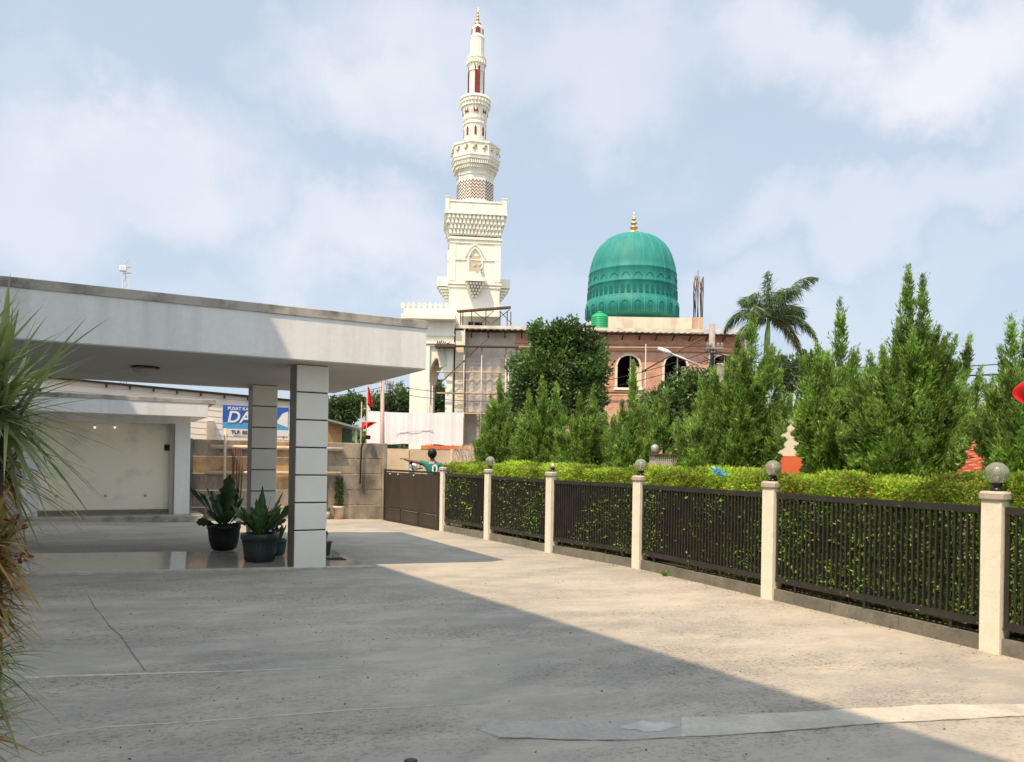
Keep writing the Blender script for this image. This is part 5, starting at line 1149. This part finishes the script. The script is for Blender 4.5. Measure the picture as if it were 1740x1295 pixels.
juniper('tallest juniper, with twin tips against the sky', 1542, U-.2, [(1543,449,1.0),(1569,468,.9),(1590,560,1.1),(1500,590,1.1),(1476,595,1.1),(1510,640,1.3),(1528,548,1.2),(1648,570,.8),(1612,602,.9),(1632,640),(1575,540,1.0),(1550,600,1.8),(1520,660,1.6),(1580,660,1.6),(1610,680,1.3),(1490,680,1.4),(1545,700,1.6),(1590,735,1.4),(1500,745,1.4),(1667,622,.7),(1652,665,.7),(1555,760,1.4),(1595,600,1.2),(1620,650,1.0)], 1.15, leaf=.08)
juniper('dark juniper cut off by the right edge of the picture', 1760, U-.4, [(1686,640,.8),(1702,588,.8),(1718,535,.8),(1745,540),(1712,660,1.2),(1735,640,1.3),(1700,700,1.0),(1725,740,1.3),(1780,600,1.3),(1760,700,1.5),(1722,775,1.2)], 1.15, leaf=.08)
# low bright shrubs right behind the hedge
def lowshrub(px, py, rpx, label, m='juniper2'):
    d0 = du(px, 9.0); t = thing_c('low_shrub', label, 'shrub', px, d0, -.1); sc_ = d0/FPX; n = 1500
    dirs = rng.normal(size=(n,3)); dirs /= np.linalg.norm(dirs,axis=1,keepdims=True); dirs[:,2] = np.abs(dirs[:,2])
    c = np.array([X(px,d0,py), d0, Z(px,py,d0)-rpx*sc_]); P = c+dirs*(rng.uniform(.3,1,n)**.5)[:,None]*rpx*sc_*np.array([1,.7,1]); R3 = np.array(CAMM.to_3x3())
    np_mesh('foliage', leafset(P @ R3.T, (dirs+rng.normal(0,.5,(n,3))) @ R3.T, rng.uniform(.05,.1,n), rng.uniform(.015,.03,n)), 4, M[m], t)
    MB().tube([(c[0],c[1],-.1),(c[0],c[1],c[2])], .03, 6).build('stem', M['bark'], t, cam=True)
lowshrub(1568, 795, 26, 'low bright green shrub behind the hedge under the tallest juniper')
lowshrub(1115, 800, 20, 'low shrub behind the hedge beside the striped shed')
lowshrub(1290, 800, 18, 'low shrub behind the hedge left of the orange wall')

# palm
DPm = 33.
pm = thing_c('palm_tree', 'palm tree with a pale trunk and green crownshaft rising behind the junipers', 'palm', 1303, DPm, -.17)
MB().tube([(X(1301,DPm),DPm,-.3),(X(1302,DPm,700),DPm,Z(1302,700,DPm)),(X(1303,DPm,600),DPm,Z(1303,600,DPm))], [.19,.15,.13], 12).build('trunk', M['palmtrunk'], pm, cam=True)
MB().tube([(X(1303,DPm,600),DPm,Z(1303,600,DPm)),(X(1304,DPm,570),DPm,Z(1304,570,DPm)),(X(1306,DPm,545),DPm,Z(1306,545,DPm))], [.135,.12,.06], 12).build('crownshaft', M['crownshaft'], pm, cam=True)
fronds = [((1306,545),(1290,470),(1258,520),-.2),((1306,545),(1305,480),(1304,462),0),((1306,545),(1315,470),(1345,500),.4),((1306,545),(1340,465),(1375,480),-.6),((1306,545),(1350,490),(1378,535),.5),
          ((1306,545),(1262,495),(1240,560),.6),((1306,545),(1270,530),(1245,585),-.5),((1306,545),(1360,520),(1382,580),-.3),((1306,545),(1340,525),(1368,600),.3),((1306,545),(1295,490),(1275,500),.9),((1306,545),(1320,480),(1330,505),-.9),((1306,545),(1275,510),(1255,545),-1.),((1306,545),(1345,500),(1362,540),1.)]
fr_i = 0
for A_, B_, C_, dep in fronds:
    n = 90; s = np.linspace(.08, 1, n); a = np.array([X(A_[0],DPm,A_[1]), DPm, Z(*A_, DPm)]); b__ = np.array([X(B_[0],DPm,B_[1]), DPm+dep*.8, Z(*B_, DPm)]); cc = np.array([X(C_[0],DPm,C_[1]), DPm+dep*1.5, Z(*C_, DPm)])
    ax = (1-s)[:,None]**2*a+2*((1-s)*s)[:,None]*b__+(s**2)[:,None]*cc; tg = 2*(1-s)[:,None]*(b__-a)+2*s[:,None]*(cc-b__); tg /= np.linalg.norm(tg,axis=1,keepdims=True)
    sd = np.cross(tg, [0,.0,1.0]); sd /= np.linalg.norm(sd,axis=1,keepdims=True)+1e-6
    P = np.concatenate([ax, ax, ax]); ln_ = .78*np.sin(PI*np.clip(s*.85+.12,0,1))+.1
    D = np.concatenate([sd*.8+tg*.6+[0,0,-.55], -sd*.8+tg*.6+[0,0,-.55], tg*.5+[0,0,-1.]])+rng.normal(0,.15,(3*n,3))
    R3 = np.array(CAMM.to_3x3()); fo = np_mesh('frond', leafset(P @ R3.T, D @ R3.T, np.concatenate([ln_]*3)*rng.uniform(.8,1.1,3*n), .036, .1), 4, M['palmd'] if fr_i == 8 else M['palm'], pm); fr_i += 1
    MB().tube([tuple(q) for q in ax[::9]], .02, 5).build('rib', M['crownshaft'], fo, cam=True)

# ------------------------------------------------------------------ poles and wires right
DU = 27.
up = thing_c('utility_pole', 'grey concrete utility pole with tangled cables and a transformer among the junipers', 'utility pole', 1207, DU)
MB().tube([(X(1203,DU),DU,-.3),(X(1210.5,DU,555),DU,Z(1210,551,DU))], [.16,.10], 12).build('pole', M['concpole'], up, cam=True)
b = MB()
for k in range(16):
    p0 = Vector((X(1207+random.uniform(-6,6),DU,600), DU-.12+random.uniform(-.08,.08), Z(1207,590+random.uniform(0,30),DU))); p1 = p0+Vector((random.uniform(-.35,.35), random.uniform(-.1,.1), random.uniform(-.3,.25))); b.tube([p0, p0.lerp(p1,.5)+Vector((random.uniform(-.1,.1),-.1,random.uniform(-.15,.15))), p1], .012, 5)
for k in range(6): b.tube([(X(1206+k,DU,600),DU-.14,Z(1207,600,DU)),(X(1205+k*.8,DU,640),DU-.15,Z(1207,640,DU)),(X(1204+k,DU,700),DU-.16,Z(1207,690,DU))], .013, 5)
b.build('cable_tangle', M['cable'], up, cam=True)
MB().bbox(X(1213,DU), X(1227,DU), DU-.2, DU+.2, Z(1215,668,DU), Z(1215,618,DU), .02).build('transformer', M['greypl'], up, cam=True)
b = MB(); b.bar((X(1196,DU),DU-.1,Z(1200,592,DU)), (X(1224,DU),DU-.1,Z(1220,592,DU)), .07)
for px in (1198,1204,1216,1222): b.lathe([(.03,0),(.05,.04),(.03,.1),(.04,.14)], (X(px,DU), DU-.1, Z(1200,592,DU)+.04), 8)
b.build('cross_arm', M['concpole'], up, cam=True)
DL = 26.
sl_ = thing_c('street_lamp', 'grey street lamp with a long arm rising leftward over the junipers', 'street lamp', 1190, DL)
MB().tube([(X(1200,DL),DL,-.2),(X(1200,DL),DL,Z(1200,640,DL)),(X(1182,DL),DL,Z(1182,619,DL)),(X(1135,DL),DL,Z(1135,600,DL))], .035, 8).build('pole', M['steel'], sl_, cam=True)
MB().tube([(X(1138,DL),DL,Z(1138,601,DL)),(X(1128,DL),DL,Z(1128,597,DL)),(X(1115,DL),DL,Z(1115,591.5,DL))], [.05,.085,.05], 8).build('lamp_head', M['wht'], sl_, cam=True)
def cable(label, p0, p1, sag=.3, r=.012):
    p0, p1 = Vector(p0), Vector(p1); n = 16; pts_ = [p0.lerp(p1, k/n)-Vector((0,0,sag*4*(k/n)*(1-k/n))) for k in range(n+1)]
    o = MB().tube(pts_, r, 5).build('overhead_cable', M['cable'], None, cam=True); tag(o, label, 'cable', 'overhead cables along the street')
E_ = [(622,'topmost'),(641,'second highest thick'),(668,'third highest'),(690,'fourth highest'),(699,'lowest')]
for (py, nm), py0 in zip(E_, (596, 600, 606, 612, 618)):
    cable(nm+' overhead cable running from the utility pole to the right', (X(1207,DU),DU-.1,Z(1207,py0,DU)), (X(1760,17),17,Z(1760,py-8,17)), .35, .012 if py != 641 else .02)
for k, (py, nm) in enumerate(((640,'upper'),(648,'middle'),(657,'lower'))):
    cable(nm+' thin cable sloping down left between the pinkish pole and the canopy', (X(650,D3),D3,Z(650,py,D3)), (X(520,D3-3),D3-3,Z(520,py+6+6*k,D3-3)), .1, .012)
for k, py in enumerate((596, 610)):
    cable(('upper','lower')[k]+' cable crossing in front of the mosque between the two utility poles', (X(651,D3),D3,Z(650,652+k*12,D3)), (X(1205,DU),DU,Z(1205,py,DU)), .9, .012)

# ------------------------------------------------------------------ houses right
def rear_house(): pass
DO = 15.
oh = thing_c('orange_house', 'orange painted wall with a cream gable above it behind the junipers', 'house', 1340, DO)
MB().box(X(1290,DO), X(1500,DO), DO, DO+3, -.17, Z(1340,775,DO)).build('orange_wall', M['orange'], oh, cam=True)
b = MB(); zz = Z(1340,775,DO)+.003; pr_ = [(X(1300,DO),zz),(X(1500,DO),zz),(X(1500,DO),Z(1340,735,DO)),(X(1342,DO),Z(1342,712,DO))]; b.hexa([(x,DO+.02,z) for x, z in pr_][::-1], [(x,DO+2.9,z) for x, z in pr_][::-1]); b.build('cream_gable', M['oldpl'], oh, cam=True)
DTl = 13.
def tiled_roof(label, px0, px1, pxt, pyb, pyt, d):
    t = thing_c('tiled_roof_house', label, 'house', (px0+px1)/2, d)
    x0, x1, xt = X(px0,d,pyb), X(px1,d,pyb), X(pxt,d,pyt); zb, zt_ = Z(pxt,pyb,d), Z(pxt,pyt,d)
    b = MB(); rows = 12; 
    for r in range(rows):
        f0, f1 = r/rows, (r+1)/rows; ya = d-.9+1.8*f0; yb_ = d-.9+1.8*f1+.04; za_ = zb+(zt_-zb)*f0+.035; zb2 = zb+(zt_-zb)*f1
        cols_ = int((x1-x0)/.2)
        for c in range(cols_):
            xa_ = x0+(x1-x0)*c/cols_; xb2 = xa_+(x1-x0)/cols_*.96
            lo_x = x0+(xt-x0)*f0*1.0-.2; hi_x = x1+(xt-x1)*f0*.6
            if xb2 < lo_x or xa_ > hi_x: continue
            n = 5; vs_ = []
            for j in range(n): q = j/(n-1); xx_ = xa_+(xb2-xa_)*q; hz_ = .03*math.sin(q*PI); vs_ += [(xx_,ya,za_+hz_),(xx_,yb_,zb2+hz_)]
            b.add(vs_, [(2*j,2*j+2,2*j+3,2*j+1) for j in range(n-1)]); b.add([(vs_[2*j][0],ya,vs_[2*j][2]-.03) for j in range(n)]+[vs_[2*j] for j in range(n)], [(j,j+1,n+j+1,n+j) for j in range(n-1)])
    b.build('roof_tiles', M['rooftile'], t, cam=True)
    MB().hexa([(x0+.1,d-.75,-.17),(x1-.1,d-.75,-.17),(x1-.1,d+2.5,-.17),(x0+.1,d+2.5,-.17)], [(x0+.1,d-.75,zb-.02),(x1-.1,d-.75,zb-.02),(x1-.1,d+2.5,zb-.02),(x0+.1,d+2.5,zb-.02)]).build('wall', M['oldpl'], t, cam=True)
    MB().hexa([(x0,d-.85,zb-.01),(x1,d-.85,zb-.01),(x1,d+2.6,zb-.01),(x0,d+2.6,zb-.01)], [(xt-.3,d+.9,zt_-.03),(xt+.3,d+.9,zt_-.03),(xt+.3,d+1.1,zt_-.03),(xt-.3,d+1.1,zt_-.03)]).build('roof_body', M['terr'], t, cam=True)
tiled_roof('house with a steep red clay tile roof beside the largest globe lamp', 1600, 1700, 1640, 825, 765, DTl)
tiled_roof('house with a red clay tile roof farther back, above the right globe lamp', 1650, 1760, 1700, 800, 752, 18)
DH2 = 24; t = thing_c('pink_roof_house', 'far house with a pale pinkish low roof between the right junipers', 'house', 1675, DH2)
MB().box(X(1660,DH2), X(1705,DH2), DH2, DH2+3, -.17, Z(1680,748,DH2)).build('wall', M['oldpl'], t, cam=True)
MB().hexa([(X(1655,DH2),DH2-.3,Z(1680,752,DH2)),(X(1708,DH2),DH2-.3,Z(1680,752,DH2)),(X(1708,DH2),DH2+3.2,Z(1680,750,DH2)),(X(1655,DH2),DH2+3.2,Z(1680,750,DH2))], [(X(1662,DH2),DH2+1,Z(1680,739,DH2)),(X(1698,DH2),DH2+1,Z(1680,739,DH2)),(X(1698,DH2),DH2+1.5,Z(1680,739,DH2)),(X(1662,DH2),DH2+1.5,Z(1680,739,DH2))]).build('roof', mat('pink_roof', (.62,.4,.32)), t, cam=True)
DW = 20; t = thing_c('roof_tank', 'small white water tank on a dark frame among the right junipers', 'water tank', 1622, DW, 1.6)
MB().lathe([(.16,Z(1622,723,DW)),(.17,Z(1622,722,DW)),(.17,Z(1622,712,DW)),(.1,Z(1622,709,DW))], (X(1622,DW,715),DW,0), 16).build('tank', M['wht'], t, cam=True)
b = MB()
for sx in (-.12,.12): b.tube([(X(1622,DW)+sx,DW,-.1),(X(1622,DW)+sx,DW,Z(1622,723,DW))], .02, 5)
b.build('frame', M['rust'], t, cam=True)
DSh = 13.5; t = thing_c('striped_shed', 'small white corrugated metal kiosk with a grey rounded top behind the hedge', 'shed', 1127, DSh)
b = MB(); x0, x1 = X(1112,DSh), X(1150,DSh); n = 22
for k in range(n): xa_ = x0+(x1-x0)*k/n; b.box(xa_, xa_+(x1-x0)/n*.7, DSh-.02*(k%2), DSh+.5, -.17, Z(1127,774,DSh))
b.build('corrugated_wall', mat('old_white_sheet', (.6,.56,.54), (.45,.42,.4), scale=4), t, cam=True)
MB().box(x0-.03, x1+.03, DSh-.05, DSh+.55, Z(1127,774,DSh)+.002, Z(1127,771,DSh)).build('dark_eave', M['rust'], t, cam=True)
MB().tube([(X(1116,DSh),DSh+.2,Z(1116,771,DSh)),(X(1116,DSh),DSh+.2,Z(1116,758,DSh)),(X(1116,DSh),DSh+.2,Z(1116,755,DSh))], [.07,.07,.03], 10).build('vent_cap', M['steel'], t, cam=True)
DBp = 11.6; t = thing_c('blue_plastic_bag', 'crumpled blue plastic caught in the juniper foot above the hedge', 'plastic bag', 1207, DBp, 1.4)
b = MB()
for k in range(26):
    c0 = Vector((X(1198+k*.75,DBp)+random.uniform(-.02,.02), DBp-.5+random.uniform(-.04,.04), Z(1200,797+k*.45,DBp)+random.uniform(-.03,.03)))
    q = [c0+Vector((random.uniform(-.045,.045),random.uniform(-.03,.03),random.uniform(-.04,.04))) for _ in range(4)]; b.add(q, [(0,1,2,3)]); b.add([q[0],q[2],q[3]+Vector((0,.01,.02))], [(0,1,2)])
b.build('crumpled_sheet', M['bluep'], t, cam=True)
# red flag at the right edge
DF = 7.2; t = thing_c('red_banner_flag', 'bright red flag with a rounded edge cut off by the right side of the picture', 'flag', 1790, DF)
MB().tube([(X(1800,DF),DF,-.1),(X(1800,DF),DF,Z(1800,560,DF))], .02, 8).build('pole', M['bamboo'], t, cam=True)
nx, nz = 14, 14; V_ = []
for i in range(nx+1):
    for j in range(nz+1):
        q = -1+2*j/nz; w2 = math.sqrt(max(0.0, 1-(q*.98)**2)); s = i/nx; px = 1800-(6+70*w2)*s; py = 667+q*42-10*s*q; V_.append((X(px,DF), DF+.05*math.sin(s*8+q*3), Z(px,py,DF)))
b = MB(); b.add(V_, [(i*(nz+1)+j, (i+1)*(nz+1)+j, (i+1)*(nz+1)+j+1, i*(nz+1)+j+1) for i in range(nx) for j in range(nz)], True); o = b.build('cloth', M['red'], t, cam=True); o.modifiers.new('thick','SOLIDIFY').thickness = .006

# ------------------------------------------------------------------ potted plants at the porch
def leaf_strip(b, p0, az, L_, wmax, rise, droop, lobes=0, twist=0, n=16, petiole=.15):
    d = Vector((math.cos(az), math.sin(az), 0)); sd0 = Vector((-d.y, d.x, 0)); vs_ = []; 
    for k in range(n+1):
        s = k/n; p = p0+d*(L_*s*math.cos(rise)*(1-.15*s))+Vector((0,0,L_*(math.sin(rise)*s-droop*s*s)))
        f = max(0, (s-petiole)/(1-petiole)); wd = wmax*(math.sin(PI*min(1, f**.8*.97+.02))**.8) if s > petiole else .012
        if s > petiole: wd *= (1+.25*math.sin(f*(2+lobes)*2*PI))*(.75+.5*f)
        sd = (sd0*math.cos(twist*s)+Vector((0,0,1))*math.sin(twist*s)); cup = Vector((0,0,.18*wd))
        vs_ += [p+sd*wd+cup*(1+.3*math.sin(k*2.1)), p, p-sd*wd+cup*(1+.3*math.sin(k*2.1+1))]
    b.add(vs_, [(3*k+j, 3*k+3+j, 3*k+4+j, 3*k+1+j) for k in range(n) for j in (0,1)], True)
def potplant(label, p, r, hgt, potm, leafm, leaves, stemm, potprof):
    t = thing('potted_plant', label, 'potted plant', tuple(p)); 
    MB().lathe([(r*a, hgt*b_) for a, b_ in potprof], tuple(p), 28).build('pot', potm, t)
    MB().lathe([(r*.86,hgt*.9),(r*.86,hgt*.91)], tuple(p), 20).build('soil', M['soil'], t)
    st = MB(); 
    for (az, L_, w_, rise, droop, lob, tw) in leaves:
        b = MB(); q = Vector(p)+Vector((math.cos(az)*.04, math.sin(az)*.04, hgt*.9)); leaf_strip(b, q, az, L_, w_, rise, droop, lob, tw)
        o = b.build('leaf', leafm, t); md = o.modifiers.new('thick', 'SOLIDIFY'); md.thickness = .004
    return t
azc = lambda deg: math.radians(deg)-YAW        # 0 = to the right in the view, 90 = away
P1 = G(380, 938); P1.z += .035; print('pot1', P1)
prof1 = [(.62,0),(.66,.02),(.66,.06),(.78,.08),(.94,.45),(1,.85),(1.05,.86),(1.05,.95),(.98,1),(.9,1),(.88,.9)]
r_ = random.Random(3)
lv = [(azc(178),.72,.10,1.0,.1,2,1.4),(azc(20),.62,.11,1.1,.15,2,-1.3),(azc(172),1.05,.085,.86,.16,2.5,1.7),(azc(165),.8,.10,1.1,.1,2,1.5),(azc(150),.75,.13,1.15,.12,2,.6),(azc(80),.95,.15,1.42,.08,2,.2),(azc(40),.7,.12,1.05,.15,2,-.4),(azc(10),.55,.12,.8,.2,2,-.4),(azc(190),.5,.10,.35,.2,3,1.4),(azc(230),.5,.10,.9,.2,2,.5),(azc(300),.5,.12,.9,.2,2,.2),(azc(120),.65,.13,1.25,.1,2,.5),(azc(350),.5,.09,.35,.25,3,-.6),(azc(200),.78,.10,1.0,.1,2,.7),(azc(60),.8,.13,1.25,.12,2,-.3)]
potplant('black pot with a dark glossy large leaved plant, left of the two beside the columns', P1, .255, .42, M['black'], M['fern'], lv, M['stem'], prof1)
P2 = G(441, 957); P2.z += .035
lv = [(azc(r_.uniform(0,360)), r_.uniform(.42,.72), r_.uniform(.045,.08), r_.uniform(.7,1.4), r_.uniform(.05,.3), r_.choice([0,2,3]), r_.uniform(-1.6,1.6)) for _ in range(22)]
lv += [(azc(3),.85,.085,.80,.08,2,-1.5),(azc(25),.62,.08,1.05,.1,0,-1.2),(azc(350),.6,.08,.95,.1,2,-1.3),(azc(95),.75,.05,1.45,.0,0,.2),(azc(45),.85,.07,1.1,.12,3,-.5),(azc(165),.62,.08,.9,.15,2,.4)]
potplant('dark grey green ribbed pot with a birds nest fern in front of the porch column', P2, .265, .42, M['potgreen'], M['fern2'], lv, M['stem'], [(.66,0),(.78,.03),(.9,.35),(.95,.78),(1.06,.8),(1.06,.97),(1.0,1),(.92,1),(.9,.9)])
rb_ = MB()
for k in range(26): a = 2*PI*k/26; rb_.tube([(P2.x+.265*.80*math.cos(a),P2.y+.265*.80*math.sin(a),P2.z+.02),(P2.x+.265*.955*math.cos(a),P2.y+.265*.955*math.sin(a),P2.z+.32)], .008, 4)
bpy.data.objects['potted_plant'].name
for o in C.objects:
    if o.get('label', '').startswith('dark grey green ribbed'): rb_.build('ribs', M['potgreen'], o)
P3 = G(472, 947); P3.z += .035
potplant('small blue grey pot with thin dark leaves wedged beside the front porch column', P3, .13, .26, mat('blue_grey_pot', (.05,.09,.11), rough=.5), M['fern'], [(azc(k*40),.3,.03,1.2,.1,0,0) for k in range(9)], M['stem'], prof1)
P4 = G(551, 946); P4.z += .02
potplant('small dark bucket shaped pot just right of the front porch column', P4, .12, .24, M['potgreen'], M['fern'], [(azc(150),.2,.03,1.2,.1,0,0),(azc(80),.22,.03,1.3,.1,0,0)], M['stem'], [(.7,0),(.75,.05),(.95,.85),(1.05,.87),(1.05,1),(.95,1)])
# rubber mat and pale slab right of the column
q = G(572, 955); t = tag(MB().bbox(q.x-.25, q.x+.16, q.y-.02, q.y+.28, q.z, q.z+.035, .008).build('rubber_mat', M['rubber']), 'small black rubber mat on the ground right of the front porch column', 'mat')
q = G(587, 962); tag(MB().bbox(q.x-.18, q.x+.14, q.y-.03, q.y+.05, q.z, q.z+.03, .008).build('loose_brick', M['kerb']), 'grey broken brick lying beside the black rubber mat', 'brick')
q = G(698, 1294); tag(MB().lathe([(.035,0),(.035,.006),(.025,.01)], tuple(q), 12).build('bottle_cap', M['black']), 'small black cap lying on the yard at the bottom edge of the picture', 'cap')

# ------------------------------------------------------------------ foreground spiky plant
DQ = 2.5
def spiky(label, px, py, d, n, lmin, lmax, wd, mt, zgrav, name='spiky_plant', extra=None, up=.4):
    c = W(px, py, d); z0 = gz(c.x); t = thing(name, label, 'plant', (c.x, c.y, z0))
    MB().tube([(c.x-.03,c.y,z0),(c.x,c.y+.02,z0+(c.z-z0)*.5),(c.x,c.y,c.z)], [.05,.045,.04], 8).build('trunk', M['bark'], t)
    def tuft(cc, n, lmin, lmax, m_, up, nm, grav):
        V_ = []; seg = 7
        dirs = rng.normal(size=(n,3)); dirs[:,2] = dirs[:,2]*.8+up; dirs /= np.linalg.norm(dirs,axis=1,keepdims=True)
        L_ = rng.uniform(lmin, lmax, n); sd = np.cross(dirs, [0,0,1.]); sd /= np.linalg.norm(sd,axis=1,keepdims=True)+1e-6; w_ = rng.uniform(.6,1.1,n)*wd
        vs_ = np.zeros((n, seg+1, 2, 3)); c0 = np.array(cc)+rng.normal(0,.03,(n,3))
        for k in range(seg+1):
            s = k/seg; p = c0+dirs*(L_*s)[:,None]+np.array([0,0,-1.])*(grav*L_*s*s)[:,None]; ww = (w_*(1-s**2.2)*min(1,.35+s*3))[:,None]
            vs_[:,k,0] = p+sd*ww; vs_[:,k,1] = p-sd*ww
        me = bpy.data.meshes.new(nm); T = np.array(wm(t).inverted()); V2 = vs_.reshape(-1,3) @ T[:3,:3].T+T[:3,3]
        fs_ = []
        for i in range(n):
            o = i*(seg+1)*2
            for k in range(seg): fs_.append((o+2*k, o+2*k+1, o+2*k+3, o+2*k+2))
        me.from_pydata(V2.tolist(), [], fs_); me.materials.append(m_); me.update(); ob = bpy.data.objects.new(nm, me); C.objects.link(ob); ob.parent = t
    tuft(c, n, lmin, lmax, mt, up, 'leaves', zgrav)
    if extra:
        for (px2, py2, n2, l0, l1, m2, up2, g2, nm) in extra: tuft(W(px2, py2, d+random.uniform(-.1,.1)), n2, l0, l1, m2, up2, nm, g2)
    return t
spiky('spiky green plant with long narrow leaves and dry brown lower leaves at the left edge', -18, 690, DQ, 360, .2, .52, .0095, M['spike'], .12, extra=[
    (-40, 640, 110, .18, .38, M['spike'], .9, .05, 'upper_leaves'), (-30, 790, 260, .14, .38, M['spikeb'], -.1, .2, 'dry_leaves')], up=.2)
spiky('reddish brown spiky plant with pink flowers below the green one at the left edge', -38, 930, DQ-.15, 420, .12, .27, .0075, M['spikeb'], .25, extra=[
    (-45, 1020, 330, .12, .25, M['spikeb'], .2, .3, 'lower_leaves'), (-60, 1130, 240, .14, .29, M['spike'], .2, .35, 'base_leaves'), (-75, 1250, 200, .14, .3, M['spikeb'], .3, .3, 'ground_leaves')], up=.3)
fo = [o for o in C.objects if o.get('label','').startswith('reddish brown spiky')][0]
P = []; 
for px, py in ((30,888),(34,948),(22,958)):
    c = np.array(W(px, py, DQ-.05)); P.append(c+rng.normal(0,.012,(16,3)))
P = np.concatenate(P); np_mesh('flower_petals', leafset(P, rng.normal(size=P.shape), rng.uniform(.015,.026,len(P)), .014), 4, M['pinkfl'], fo)
bpy.context.view_layer.update()
